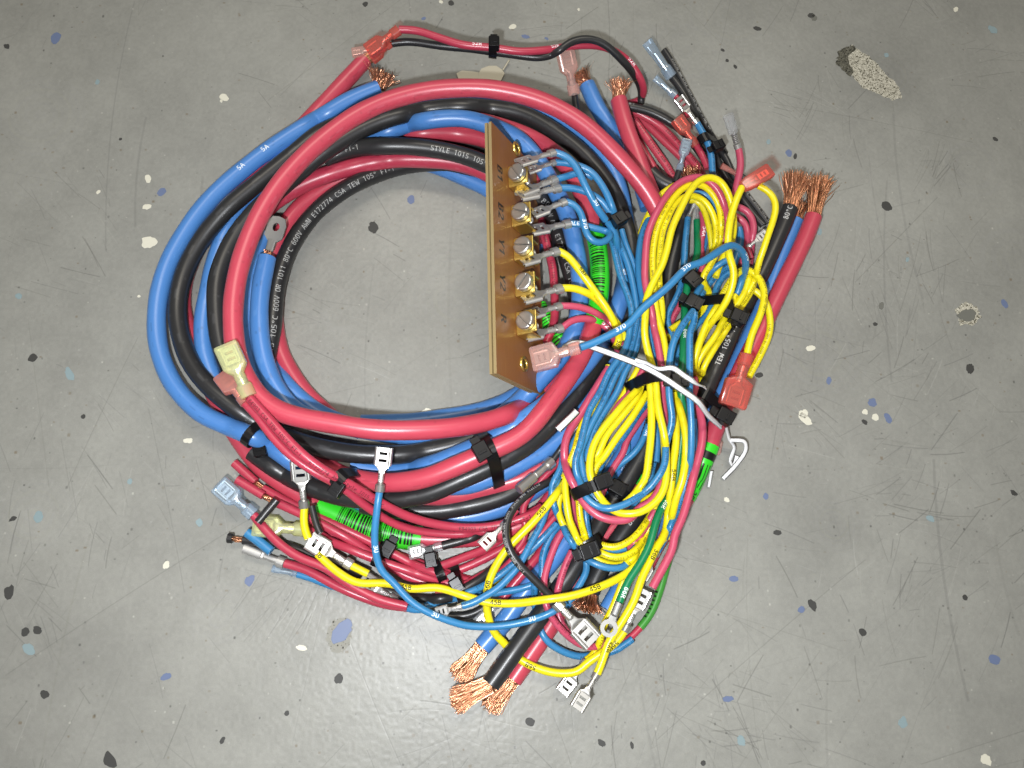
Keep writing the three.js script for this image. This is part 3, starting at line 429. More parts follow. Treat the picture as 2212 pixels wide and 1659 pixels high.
// ---------------------------------------------------------------- thin wires of the bundle at right
const TR = 1.36, tw = (id, col, label, h, path, o = {}) => W(id, { blue: 'blue_wire', yellow: 'yellow_wire', pink: 'pink_wire', green: 'green_wire', black: 'black_wire', rose: 'red_wire' }[col], label, 'wire', col, o.r || TR, h, path, { group: 'thin wires', ...o });
const small = (ink, k = 's') => [k, 70, [['E172774 AWM STYLE 1015 105\u00b0C 600V 18 AWG VW-1', 1.5, ink, 0.0, 0.5]]];
const YS = small('#4d4608'), BS = small('#0b2038'), PS = small('#4a1020'), KS = small('#c9c9c6');
const leg = (s, ink) => ['L' + s, 72, [[s, 2.4, ink, 0.03, 0.5, true], [s, 2.4, ink, 0.55, 0.5, true]]];
// -- lowest: seen in the gaps
tw('pk_gap1', 'pink', 'pink wire low between the blue wires and the yellow group', 10, `c 1900,950 1700,1350 1560,1600 f 900,300 600,800 380,1050 150,1300 g 1750,60 1500,420 1350,700 1200,1000 1000,1250 850,1450 800,1650 j 500,900 530,1200 600,1500 m 820,0 860,250 950,520 1050,750 1300,830 1500,920 1750,915 2000,800 2212,600 N 1150,1200 1300,1000`, { print: PS });
tw('bl_gap1', 'blue', 'blue wire low beside the heavy black cable, lettered', 12, `a 1390,1000 1360,1250 1310,1650 c 1880,50 1850,420 1800,750 1700,1050 1560,1300 1480,1500 f 1130,500 1100,850 1080,1100 h 720,900 700,1200 660,1600 k 600,100 500,700 300,900 j 1750,1100 1300,1130 1100,1080`, { print: BS });
tw('bl_gap2', 'blue', 'blue wire printed 79A crossing the heavy black cable', 9, `h 520,280 300,620 100,950 0,1080 g 2150,700 1950,950 1750,1350 1600,1600 1450,1750 j 1500,150 1300,480 1200,700`, { print: leg('79A', '#eaf4ff'), u0: 0.2 });
tw('bl_gap3', 'blue', 'second blue wire printed 79A beside the first', 11, `h 520,830 350,1250 100,1550 g 2100,1050 1900,1350 1750,1520 1600,1650 1400,1850`, { print: leg('79A', '#eaf4ff'), u0: 0.02, flip: false });
tw('pk_gap2', 'pink', 'pink wire between the two blue ones beside the heavy black cable', 13, `h 500,500 250,850 0,1250 g 2100,550 1900,950 1650,1400 1450,1700 j 1450,50 1280,350 1150,700 1100,850`, {});
tw('bl_low4', 'blue', 'blue wire right of the lettered yellow strand, running down to the tie', 15, `f 500,1700 h 500,280 250,650 0,1050 g 2180,300 1900,700 1500,1250 1200,1600 j 1180,60 1020,280`, { print: BS });
tw('bk_up', 'black', 'black wire ending in a bright bullet terminal over the red cable', 14, `i 1700,-20,16 1780,-120,13 g 120,1500 300,1280 560,950 700,750 900,500`, { print: undefined, ends: [{ end: 0, kind: 'bullet', to: 'i 960,610', dh: 6 }] });
tw('bk_end', 'black', 'black wire arching down to the large bright spade terminal', 20, `i 1950,280,12 1800,350 1550,470,18 1200,680,24 900,960 740,1200 680,1450 690,1650 l 1000,300,26 960,550,26 1050,850 1250,1150,24 1600,1500 o 900,520,22 960,600,20`, { r: 1.5, print: KS, roll: 0.16, ends: [{ end: 1, kind: 'faston', to: 'o 1790,1480', dh: -1, fat: 1.12 }] });
tw('pk_a', 'rose', 'pink wire rising left beside the bullet terminal', 9, `l 1100,950 1400,500 i 1050,1000 1250,700 1450,400 1750,100 g 0,1750 300,1500`, { print: undefined });
tw('pk_b', 'rose', 'pink wire in the fan left of the bundle, nearest the yellow strand', 7, `l 750,1400 1100,1050 1300,850 1700,520 2000,150 i 1750,1250 1900,1050`, {});
tw('bl_b', 'blue', 'blue wire in the fan left of the bundle, running under the yellow loop', 8, `n 900,690 1300,520 1700,250 1950,40 l 1150,1150 1500,850 1800,550 2080,250`, { print: BS });
tw('bl_c', 'blue', 'blue wire in the fan left of the bundle ending beside the pink strand', 8, `n 0,960,4 300,880 640,800 m 60,1500,5 100,1000 250,600 460,290 i 2000,1300 1900,900`, { print: BS });
tw('pk_c', 'pink', 'pink wire running down to the bottom loop, left one', 10, `m 560,420,14 400,700 250,1100 150,1450 o 760,80,10 700,350 770,750 950,1050 1200,1330 1500,1540 1750,1600 O 650,960 760,900 850,820`, { print: PS });
tw('pk_d', 'pink', 'pink wire running down to the bottom loop, right one', 9, `m 760,860,12 600,1200 480,1600 o 1040,100,9 970,500 1020,900 1120,1150 1350,1420`, { print: PS });
tw('bl_e', 'blue', 'blue wire dropping to the lettered bottom curve', 6, `o 500,50,7 480,400 500,700 560,1000 650,1300 800,1500 N -500,1900 O 100,850 250,970 450,1040 650,1020 850,980 1050,850`, { print: BS, roll: 0.1 });
tw('bl_f', 'blue', 'short blue wire dropping from the lower tie past the lettered black cable', 12, `m 1080,1080,16 1100,1250 1020,1450,10 o 1580,50 1400,350 1250,650,7 1150,760`, { print: BS });
tw('bl_long', 'blue', 'long blue wire bowing round the bottom left from the upright bare terminal', 22, `J 1985,600,42 1960,780,38 1930,1100,28 1960,1350,22 2010,1480 K 1300,900 1500,1120 1750,1270 2000,1360 M 150,880,14 450,975 800,985 1150,920,16 1400,830 1560,720,10`, { print: leg('3U', '#eaf4ff'), u0: 0.28, ends: [{ end: 0, kind: 'faston', to: 'J 2040,110', dh: 5, fat: 1 }] });
tw('bl_g', 'blue', 'blue wire ending in a dull open crimp at bottom left of centre', 18, `n 820,960,15 1050,900,18 1300,760,20 1600,580 1850,330 2050,120 l 1350,1000 1500,700 1750,250 1850,-50 i 1750,600 1850,300`, { print: BS, ends: [{ end: 0, kind: 'faston', to: 'n 250,1120', dh: -3, dull: 1 }] });
// -- yellow curve at the bottom and the long yellow from lower left
tw('ye_loop', 'yellow', 'yellow wire printed 56B looping round the very bottom of the bundle', 20, `i 2050,350,18 1900,560,20 l 1700,60,22 1400,380,22 1100,680 900,920,18 700,1250 580,1550 n 1390,550,12 1360,900,10 1420,1300 1560,1600 M 860,1150,8 1000,1310 1200,1430 1450,1500 1700,1480 O 350,1170,9 550,1110,10 750,980,12 900,850,14 960,760`, { r: 1.55, print: leg('56B', '#1c1a02'), u0: 0.32, flip: true, ends: [{ end: 1, kind: 'faston', to: 'O 1190,300', dh: 3, dull: 0 }] });
tw('ye_long', 'yellow', 'yellow wire printed 45B running from lower left right across the bottom', 16, `J 1300,1290,14 1450,1430 1600,1540 1750,1610 K 1250,920,16 1500,985 1800,970 M 450,650 700,720 1000,730 1300,690,24 1600,650 1900,560 2212,410 N 1250,1400,24 1400,1250`, { r: 1.5, print: leg('45B', '#1c1a02'), u0: 0.06, });
tw('ye_short1', 'yellow', 'yellow wire from the double bare terminal down to the middle clear one', 18, `J 1155,780,22 1145,900 1160,1020 1200,1120,14`, { r: 1.5, ends: [{ end: 0, kind: 'faston', to: 'J 1100,260', dh: 7 }] });
tw('bk_short1', 'black', 'short black wire sharing the double bare terminal with the yellow one', 18, `J 1235,760,21 1260,860 1290,980 1330,1060,14`, { r: 1.3 });
tw('ye_short2', 'yellow', 'yellow wire between the two clear-jacketed terminals at lower left', 14, `J 1680,1420,14 1780,1470 1860,1510,13`, { r: 1.5, ends: [{ end: 0, kind: 'faston', to: 'J 1210,1130', dh: 1, dull: 1 }] });
tw('ye_short3', 'yellow', 'yellow stub printed 56B ahead of the lower clear terminal', 10, `K 1350,1130,9 1230,1090,8 1120,1060`, { r: 1.4, ends: [{ end: 0, kind: 'faston', to: 'K 930,880', dh: 5, dull: 1 }].slice(1) });
tw('bl_low9', 'blue', 'blue wire tucked under the lower clear terminal at bottom left', 6, `K 1680,1210,5 1500,1215 1380,1150,8 1330,1110,9`, { print: leg('79A', '#eaf4ff'), ends: [{ end: 1, kind: 'faston', to: 'K 950,860', dh: 8, dull: 1 }] });
tw('bk_low1', 'black', 'black wire printed 3C low behind the yellow one at lower left', 5, `J 480,1130,5 700,1160 950,1200 1200,1290 1400,1400 1600,1500 1850,1620 K 1500,1080,4 1750,1100 1950,1070`, { r: 2.0, print: num('3C'), u0: 0.12, ends: [{ end: 0, kind: 'stub', to: 'J 310,1110' }] });
tw('bl_low10', 'blue', 'blue wire end with copper bared at lower left', 10, `J 790,1260,8 640,1140,10 520,1050,9`, { r: 1.9 });
tw('bk_stub', 'black', 'short black cut sleeve standing up at lower left', 14, `J 640,940,13 740,820,16 850,690,18`, { r: 1.6 });
tw('bl_low11', 'blue', 'blue wire in a clear sleeve end low at the bottom left edge', 3, `J 1080,1510,3 1250,1560 1450,1640 K 600,930,3 800,990`, { r: 1.5, ends: [{ end: 0, kind: 'tip', to: 'J 800,1450', col: 'blue' }] });
tw('bk_low2', 'black', 'two-tone black wire entering the clear sleeve right of the sticker', 4, `K 1850,510,6 2000,470 2212,410 L 200,1480,5 400,1410 620,1340`, { r: 1.7, ends: [{ end: 0, kind: 'hood', to: 'K 1480,590', col: 'clear' }] });
tw('bk_low3', 'black', 'black wire rising right out of the small tie behind the yellow loop', 6, `n 800,620,5 1100,450 1300,320 1450,180 l 600,1350 900,1050 1050,800`, { r: 1.7 });
tw('bk_low4', 'black', 'black wire lying on the floor under the dull open crimp', 3, `n 300,1150 600,1200 900,1180 1150,1100 1300,1000`, { r: 1.7 });
tw('ye_low5', 'yellow', 'yellow wire with black lettering low behind the long blue one', 3, `n 0,920,3 200,880 450,830 1200,690 1500,540 1800,380`, { print: YS });
tw('rd_lowterm', 'rose', 'red wire ending in the grey-backed bare terminal at bottom centre', 12, `l 1200,-60,10 1050,100,14 960,230,15`, { r: 1.3, ends: [{ end: 1, kind: 'faston', to: 'l 430,760', dh: 2, dull: 1 }] });
// -- bottom loops
tw('ye_b1', 'yellow', 'upper yellow bottom loop leaving the lower tie', 26, `i 1900,700,20 1830,950 j 230,650 170,900 300,1400 N 300,1030 420,1240 m 800,500,27 1000,640 1320,680 1550,770 1850,740 2212,480 N 1100,1150,26 1250,1000,20 1390,790,14`, { print: YS });
tw('ye_b2', 'yellow', 'lettered yellow strand entering the lower tie, second from left', 28, `g 700,1000,24 520,1450 j 340,350,26 370,900 450,1350 580,1600 m 700,300 850,600,30 1000,740 1340,860,26 1600,985 1900,985 2212,800 N 1200,1200,20 1330,1000,15 1410,860`, { print: YS, flip: true });
tw('ye_b3', 'yellow', 'yellow strand right of the pink one entering the lower tie', 27, `j 640,850,24 670,1250 760,1600 m 960,200 1030,480,29 1100,700 1130,900,25 1400,1080 1750,1170 2000,1100 2212,930 N 1080,1350,24 1230,1170,16 1350,1000,13`, { print: YS, flip: true });
tw('bl_b1', 'blue', 'outer blue strand bowing left into the lower tie and round the bottom', 29, `i 1950,-200,18 1900,150,20 1720,450 1690,700 1800,1100 j 150,1150 330,1450 N 130,930,26 m 380,80 620,450,29 830,760,30 1000,960,25 1200,1100 1500,1220 1750,1240 1980,1180 N 1000,1450 1100,1350`, { print: BS });
tw('bl_b2', 'blue', 'blue strand right of the yellow ones above the lower tie', 22, `j 790,1050,20 800,1300 860,1600 m 1130,350 1130,480,24 1150,650 1400,770 1700,850 1950,780`, { print: BS });
tw('pk_b1', 'pink', 'pink strand in the bottom loop between two yellow ones', 23, `m 1300,740,22 1500,880 1750,900 2000,790 2212,590 N 1150,1200 1300,950`, {});
// -- the vertical middle group
tw('bl_t1', 'blue', 'first blue wire running down from the black tie beside the board', 24, `E 1600,1290,26 1660,1450 F 1690,100 1740,400 1850,700 1880,850 1850,1000 e 1720,400,27 1560,700 1300,1050 1130,1450 g 1050,80 870,500 760,880 680,1250 560,1600 j 560,100 580,250 690,480,32 740,700 1000,950 1250,1030 1600,950 1900,800 2212,560 k 300,780 600,500 800,220,36 890,0 h 760,1600 900,1250 1030,850 1040,600 990,300 f 985,1550,40 970,1100 990,800 1060,400 1180,150 1260,20 d 330,1420,38 400,1350`, { print: BS, roll: 0.08 });
tw('bl_t2', 'blue', 'second blue wire running down from the black tie beside the board', 25, `E 1680,1290 1750,1480 F 1750,50 1830,300 1900,600 1930,900 e 1850,300 1720,700 1480,1050 1300,1450 g 1290,60 1060,550 880,880 780,1150 650,1500 j 700,0 740,300 830,480,31 930,720 1100,900`, { print: BS, roll: 0.1 });
tw('bl_t3', 'blue', 'third blue wire from the tie, right one of the three', 22, `E 1760,1300 1800,1450 1880,1650 F 1880,200 1950,500 1960,800 e 1960,200 1850,700 1650,1050 1500,1450 g 1480,100 1150,620 950,980 850,1350 780,1650`, { print: BS });
tw('bl_side', 'blue', 'blue wire along the left edge of the pink loop', 26, `a 960,380,20 650,800 500,1020 390,1250 320,1600 c 860,50,27 850,400 880,750 960,1150 f 560,150,26 610,550 690,900 760,1200 h 680,850,18 720,1200 690,1650`, { print: BS });
tw('ye_out', 'yellow', 'yellow sliver at the outer left edge of the wire loops', 20, `a 1100,230,22 900,340 720,520 540,850 430,1050,16 350,1300`, {});
tw('pk_loop', 'pink', 'pink loop outside the yellow ones over the top of the bundle', 33, `h 900,1100,24 860,500,28 830,100 f 840,1150,32 790,800 720,400 640,50 c 1150,1350,34 1050,1000 990,600 1010,100 a 460,1600 520,1250 700,820 950,420 1200,170 1500,50 1700,40 b 100,110 330,250 470,480 560,750 600,1000,28 580,1300 d 850,200,20 700,500,14 600,750`, { r: 1.45 });
tw('ye_l2', 'yellow', 'second yellow loop at the top of the bundle, below the pink one', 34, `h 690,700,24 640,100,30 f 900,700,30 830,300 c 1250,1350,33 1200,900 1170,500 1170,50 a 620,1600 720,1150 900,780 1100,470 1350,240 1650,200 1850,310 2050,600 b 400,700 470,1000 450,1350,28 D 760,1330 700,1500 G 950,250,22 850,470 d 780,950,16 500,1550 f 1050,120,12 950,300`, { print: YS });
tw('ye_l3', 'yellow', 'third yellow loop at the top, lettered on its left leg', 30, `f 900,850,26 780,250 c 1380,1350,29 1320,900 1300,300 1330,0 a 740,1600 830,1250 950,950 1080,680 1250,500 1450,450 1650,490 1850,680 2000,1050 2010,1500 D 700,1400,26 650,1620,20 d 660,650,16 600,900 540,1300 f 1000,100,12`, { print: YS, roll: 0.05 });
tw('ye_l4', 'yellow', 'innermost yellow loop with black lettering at the top right', 24, `a 1420,560,18 1600,560 1760,800 1860,1150 1920,1580 D 680,1550 d 720,400,20 690,650,14 630,950 580,1300,10`, { print: YS, roll: -0.06 });
tw('bl_loopr', 'blue', 'blue sliver between the second and third yellow loops', 26, `a 1450,420,22 1600,370 1800,440 1950,620 2030,850 b 370,900 400,1150`, { r: 1.2 });
tw('ye_big', 'yellow', 'uppermost yellow loop crossing all others at the top of the bundle', 42, `j 2100,1080,22 k 350,900,24 700,700 900,300 890,0 h 880,1350,25 840,950 740,500 690,80,27 f 660,1100,34 540,700 430,200 c 1010,1400,40 1020,1100 1160,750 1370,350 1480,0 a 920,1600 1040,1180 1200,820 1400,420 1600,150 1850,40 2050,90 2200,250 b 620,350,40 690,600 740,900,34 740,1300 680,1500,24 d 1000,300,18 900,600`, { r: 1.45 });
tw('ye_flag', 'yellow', 'yellow wire dropping from the pink flag sleeve past the blue arc into the tie', 46, `b 930,270,48 850,430 740,720 670,1000 620,1400 D 860,1350,44 890,1500 G 1200,330,42 1200,480 1160,620 1110,730,34 d 1000,1350,30 850,1550 f 1800,100,26 1600,500 h 1130,150,20 1200,500`, { r: 1.45, ends: [{ end: 0, kind: 'block', to: 'D 1330,500', dh: 1, col: 'red', fat: 1.0 }] });
tw('ye_flag2', 'yellow', 'yellow wire looping from the pink sleeve along the heavy black cable', 30, `b 1290,240,40 1450,310 1600,450 1680,650 1660,850 1590,1100 1500,1350 1420,1600 D 1210,1500 1150,1750,24 d 1750,550 1640,900 1450,1200,22 1250,1450 f 2000,250,18 1700,700 1500,1000 H 700,350,14`, { print: YS, roll: -0.04, ends: [{ end: 0, kind: 'hood', to: 'D 1060,680', dh: -1, col: 'red' }] });
tw('ye_r1', 'yellow', 'yellow loop over the heavy black cable ending in the orange flag sleeve', 34, `G 1350,1290,30 1400,1080 1490,870 1545,640 1500,470 1400,370 1300,350 1210,430 1100,600 1030,740,28 900,960 800,1250 760,1480,22 H 850,120,18`, { print: YS, flip: true, r: 1.45, ends: [{ end: 0, kind: 'wide', to: 'H 1180,490', dh: -4, col: 'red', fat: 1.0 }] });
tw('ye_r2', 'yellow', 'outermost yellow loop at right passing behind the orange flag sleeve', 28, `G 1370,1540,16 1500,1300 1600,1050 1600,850 1540,680 1400,565 1250,550 1120,600 1050,720,24 950,900 850,1100 770,1400,18`, { r: 1.45, print: YS });
tw('bl_m1', 'blue', 'first of three blue wires running into the black tie head', 30, `G 1180,230,20 1050,290 930,400 830,560 770,650,30 730,760`, { print: BS });
tw('bl_m2', 'blue', 'second of three blue wires running into the black tie head', 27, `G 1210,290,16 1100,350 980,450 880,580 800,720,26`, { print: BS });
tw('bl_m3', 'blue', 'third of three blue wires passing under the wide tie strap', 24, `G 1180,370,14 1060,460 990,620 960,760,24 900,870 790,970,18 600,1250 540,1450`, { print: BS });
tw('bl_top', 'blue', 'blue wire arching across the bundle from the pink flag connector to the upper right', 52, `e 670,500,40 1000,380,46 1400,180,50 1750,-20 c 900,1330,54 1500,820,54 2000,330,52 d 500,320,52 900,80 G 1000,110,50 1180,75 1290,140,46 1340,260,38 1330,380,30 d 1480,650,22 1350,1050,20 1250,1180`, { r: 1.45, print: leg('37D', '#f4f8ff'), roll: 0.0, u0: 0.35, ends: [{ end: 0, kind: 'wide', to: 'F 770,1360', dh: -6, col: 'pale', fat: 1.05 }] });
tw('bl_r', 'blue', 'blue wire running down the right side from the black tie head', 36, `d 430,1380,38 440,1600 f 1440,100 1430,400 1430,1000 1430,1550 h 1450,400,34 1470,800 1470,1200 1450,1600 k 1400,200,24 1300,650 1150,1050 950,1550 N 1430,1250 1330,1400,12`, { print: BS, ends: [{ end: 1, kind: 'faston', to: 'O 1160,180', dh: 0 }] });
tw('bl_r2', 'blue', 'violet-blue wire beside the outermost pink one at right', 26, `h 1520,700,22 1530,1200 1490,1650 k 1480,50 1400,450 1250,950 1080,1350 900,1650 N 1400,1250`, { r: 1.3 });
tw('green', 'green', 'green wire ending in a ring terminal at the bottom of the bundle', 28, `a 1590,1000,14 1600,1400 d 500,50,16 460,250 350,420 300,600 260,900 220,1200,20 f 1310,50,30 1290,500 1270,950 1240,1250 h 1240,150 1270,400 1300,600,22 k 1180,50,18 1150,400,18 1050,650 880,870,24 700,1250 N 1230,1350,26 1080,1620 O 1020,180,26 950,330 905,440,24`, { r: 1.5, print: leg('66R', '#f2f2f2'), u0: 0.2, ends: [{ end: 0, kind: 'tip', to: 'a 1600,640', dh: 2, col: 'clear' }, { end: 1, kind: 'ring', to: 'O 745,840', dh: -1, R: 4.4 }] });
tw('pk_right', 'pink', 'outermost pink wire down the right edge of the bundle', 30, `f 1520,1050,16 H 790,430,26 850,640 850,900 h 1630,1300 k 1580,60 1480,450 1380,850 1260,1250 1080,1650,28 N 1500,1350 1350,1650 O 1340,100,22 1270,280,18`, { r: 1.6, print: PS, roll: -0.12 });
tw('ye_v1', 'yellow', 'lettered yellow wire leftmost below the middle tie', 33, `f 550,1250,34 h 570,150 590,700 570,1150 520,1600 k 500,150 440,400 320,560 150,780,24 0,900`, { r: 1.45, print: YS, roll: -0.08 });
tw('ye_v2', 'yellow', 'yellow wire from the middle tie round under the top blue loop', 35, `f 680,1200,36 h 690,80 740,500 850,950 900,1300 k 920,150,34 890,500 750,800 500,1020 250,1130 0,1130 j 1900,1180,32 1650,1150 1400,1060 1200,900 1020,620,33 930,430 880,250 870,50 g 870,1600 960,1280 1150,950 1450,580 1800,180 2000,0,28 e 2150,1000 f 500,900,20`, { r: 1.45 });
tw('ye_v3', 'yellow', 'yellow wire second from the green one below the middle tie', 27, `f 1000,1450,24 h 1080,250 1120,650 1140,1100 1080,1600 k 1060,100 1040,400 980,850 940,1250 880,1600 N 1450,800 1400,1050 1320,1350 1200,1600 O 1150,180 1070,420 920,680 790,880 720,1080 660,1230,10`, { r: 1.5, print: leg('56B', '#1c1a02'), u0: 0.1, ends: [{ end: 1, kind: 'faston', to: 'O 430,1620', dh: 2 }] });
tw('ye_v4', 'yellow', 'yellow wire crossing over the green one right of the middle tie', 32, `f 1080,1500,26 h 1120,150,32 1200,420 1290,750 1350,1100 1340,1600 k 1330,80 1270,400 1140,750 1080,1000 1000,1350,22 930,1650`, { r: 1.5 });
tw('ye_v5', 'yellow', 'lettered yellow wire hanging beside the green one to the back terminal', 18, `k 950,150,14 800,1000,16 N 1250,1150 1180,1350 1100,1500 O 980,120,16 900,330 800,570 720,720,12 700,850 620,1020,8 540,1080`, { print: YS, ends: [{ end: 1, kind: 'faston', to: 'O 270,1440', dh: 0, dull: 0 }] });
tw('ye_g1', 'yellow', 'first yellow wire of the group fanning from the wide strap', 26, `d 1350,1000,24 1200,1230,28 1000,1450,26 700,1650 f 1700,300,22 1500,620,18 1480,900`, { print: YS });
tw('ye_g2', 'yellow', 'second yellow wire of the group fanning from the wide strap', 27, `d 1650,460,24 1625,700 1540,950 1350,1230,27 1100,1500 f 2000,250,24 1700,650 1550,1000,20 H 790,200,16 700,420`, {});
tw('ye_g3', 'yellow', 'third yellow wire of the group, against the heavy black cable', 24, `d 1770,560,22 1735,800 1640,1000 1450,1280 f 2150,250,18 1900,650 1700,1050 1600,1400 H 860,200,14 790,330`, {});
tw('ye_fan1', 'yellow', 'yellow wire with black lettering running diagonally left of the middle tie', 25, `f 500,1500,28 g 2150,120,27 1800,680 1450,1150 1150,1600 j 1000,100 960,260,24 940,400`, { print: YS, r: 1.45, roll: -0.06 });
tw('ye_fan2', 'yellow', 'middle yellow wire of the diagonal group left of the middle tie', 27, `f 350,1350,28 g 1980,130 1600,620 1250,1050 1050,1500 j 880,50,24 830,200`, { r: 1.4 });
tw('ye_fan3', 'yellow', 'yellow wire below the diagonal pink wire', 21, `f 300,950,22 g 1350,640,20 1150,900 1000,1150 880,1500`, {});
tw('pk_diag', 'pink', 'pink diagonal wire with lettering left of the middle tie', 29, `f 400,1000,26 e 2050,1100,28 1750,1550 g 1750,80,28 1550,350 1380,620 1250,900,20 1000,1200`, { r: 1.4, print: PS });
tw('ye_edge', 'yellow', 'yellow strand at the far left edge of the bundle behind the pink loop', 19, `e 1300,900,18 1150,1350 g 1180,80,18 1000,400 720,800 600,1200 470,1650 j 260,350`, { print: YS });
tw('pk_left', 'pink', 'pink loop bulging left and round the lower front of the bundle', 32, `e 1300,950,18 g 950,130,24 700,550 430,950 320,1300 330,1650 j 350,120,31 430,330 540,520 680,780 850,1010 1150,1220 1500,1285 1800,1240 k 0,1040,30 300,1010 550,900 720,690 810,450 840,250,24`, { r: 1.6 });
tw('bl_left', 'blue', 'blue strand beside the black bullet wire at the left of the bundle', 17, `g 650,1000,14 450,1400 i 2212,150 1950,500 1850,800 j 200,500 100,700`, {});
// -- wires to the terminal board
tw('bt1', 'blue', 'topmost blue wire of the terminal board', 44, `E 1020,440,46 1120,470 1230,560 1330,750,46 1430,950 1530,1120 1620,1230,34 1690,1330 F 1720,200,22 1800,500`, { r: 1.45, print: leg('3U', '#eaf4ff'), u0: 0.2, ends: [{ end: 0, kind: 'faston', roll: 0.7, fat: 1.35, to: 'E 620,560', dh: 2, dull: 1, flat: 0.75 }] });
tw('bt2', 'blue', 'second blue wire from the top of the terminal board', 42, `E 1030,550,42 1150,555 1280,590 1420,650,40 1560,830 1640,1000 1680,1120,32`, { r: 1.45, print: BS, ends: [{ end: 0, kind: 'faston', roll: 0.7, fat: 1.35, to: 'E 720,650', dh: 0, dull: 1 }] });
tw('bt3', 'blue', 'third blue wire of the terminal board, lettered 600V', 38, `E 1035,740,40 1180,700 1320,660,36 1450,720,30`, { r: 1.45, print: BS, ends: [{ end: 0, kind: 'faston', roll: 0.7, fat: 1.35, to: 'E 620,890', dh: 3, dull: 1 }] });
tw('bt4', 'blue', 'fourth blue wire of the terminal board', 40, `E 1075,835,40 1220,835 1400,890,38 1540,980 1640,1120,32`, { r: 1.45, print: leg('3U', '#eaf4ff'), u0: 0.6, ends: [{ end: 0, kind: 'faston', roll: 0.7, fat: 1.35, to: 'E 620,930', dh: 3, dull: 1 }] });
tw('bt5', 'blue', 'fifth blue wire of the terminal board, curling in a small hook', 40, `E 1145,985,38 1230,1010 1320,1130 1350,1280 1400,1390,42 1500,1450 1610,1410 1660,1340,36 1600,1330,30 1420,1270,30 1280,1225,34 1190,1230,36`, { r: 1.4, hook: true, print: leg('37D', '#f4f8ff'), u0: 0.4, ends: [{ end: 0, kind: 'faston', roll: 0.7, fat: 1.35, to: 'E 770,1130', dh: 1, dull: 1 }, { end: 1, kind: 'faston', roll: 0.7, fat: 1.35, to: 'E 750,1310', dh: 2, dull: 1 }] });
tw('yt1', 'yellow', 'upper yellow wire of the terminal board, printed 58F', 38, `F 1060,150,38 1150,190 1260,320 1380,480 1480,620,38 1600,790 1690,960 1740,1130,28 e 1450,500,22`, { r: 1.5, print: leg('58F', '#1c1a02'), u0: 0.4, ends: [{ end: 0, kind: 'faston', roll: 0.7, fat: 1.35, to: 'F 640,270', dh: 3, dull: 1 }] });
tw('yt2', 'yellow', 'lower yellow wire of the terminal board, printed 58F', 34, `F 1100,560,40 1200,555 1350,600 1500,690,34 1630,850 1740,1000 1800,1130,24`, { r: 1.5, print: leg('58F', '#1c1a02'), ends: [{ end: 0, kind: 'faston', roll: 0.7, fat: 1.35, to: 'F 650,680', dh: 3, dull: 1 }] });
tw('pt1', 'pink', 'upper pink wire of the terminal board', 32, `F 1090,755,39 1250,760 1400,800,31 1540,870 1680,1000,24 1760,1200,18`, { r: 1.4, print: leg('52R', '#fff0f4'), ends: [{ end: 0, kind: 'faston', roll: 0.7, fat: 1.35, to: 'F 720,860', dh: 3, dull: 1 }] });
tw('pt2', 'pink', 'lower pink wire of the terminal board, printed 52R', 31, `F 1105,1000,39 1200,920 1350,895 1480,920,30 1600,1000 1690,1150,20 1730,1300,14`, { r: 1.4, print: leg('52R', '#fff0f4'), u0: 0.25, ends: [{ end: 0, kind: 'faston', roll: 0.7, fat: 1.35, to: 'F 680,1090', dh: 3, dull: 1 }] });
// -- the slack loop at the top and what stands at the upper right
tw('top_r', 'rose', 'thin red wire looping free along the top to the upper right', 30, `862,64,32 900,66 950,82 1000,97 1066,103 1120,111 1180,108 1240,99 1300,100,33 1350,125,30 1380,163,26 1392,195,20 1384,216,12 1340,226`, { r: 1.65, print: leg('52R', '#fff0f4'), u0: 0.1, ends: [{ end: 0, kind: 'hood', to: 'A 470,440', dh: -4, col: 'red' }] });
tw('top_k', 'black', 'thin black wire looping free along the top beside the red one', 27, `846,94,27 880,90 950,99 1030,107 1100,117 1170,124 1203,114,33 1230,92,36 1265,84 1300,92 1340,126,33 1370,162,26 1386,195,18 1384,224,12`, { r: 1.65, ends: [{ end: 0, kind: 'hood', to: 'A 520,520', dh: -5, col: 'red' }] });
tw('pinkcap', 'black', 'black wire rising into the pink connector at top centre', 14, `1252,262,12 1244,232,15 1241,205,18`, { r: 1.4, ends: [{ end: 1, kind: 'hood', to: '1220,108', dh: 12, col: 'pale' }] });
tw('fan_k', 'black', 'black wire arching from behind the red copper end to the right', 12, `1356,230,13 1400,240,14 1445,262 1485,292,11 1520,340,8`, { r: 2.0, print: KS });
tw('ur_k1', 'black', 'black wire running from the grey boot down right past the small clamp', 6, `C 430,420,9 520,560,8 700,900,7 870,1220 1000,1440,6 1130,1640 D 830,400,5 900,520,4 1050,760 1200,950 1300,1090`, { r: 1.6, print: KS });
tw('ur_k2', 'black', 'second black wire running down right to the heavy black cable', 4, `C 520,720,11 650,900,9 800,1200,7 D 700,280,6 800,520,4 1000,800 1150,1000 1250,1110`, { r: 1.7, ends: [{ end: 0, kind: 'tip', to: 'C 240,320', dh: 8, col: 'blue' }] });
tw('ur_cl', 'rose', 'short pale wire with a bluish boot beside the upper bare terminal', 10, `C 560,930,12 640,1020,12 700,1150,8`, { r: 1.3, ends: [{ end: 0, kind: 'tip', to: 'C 330,720', dh: 3, col: 'blue' }] });
tw('ur_bl', 'blue', 'blue wire below the upper bare terminal at top right', 24, `C 800,1230,26 870,1350,24 940,1500,20 960,1640 D 700,420,16 690,540,12`, { r: 1.5, print: BS, ends: [{ end: 0, kind: 'faston', to: 'C 590,940', dh: 4 }] });
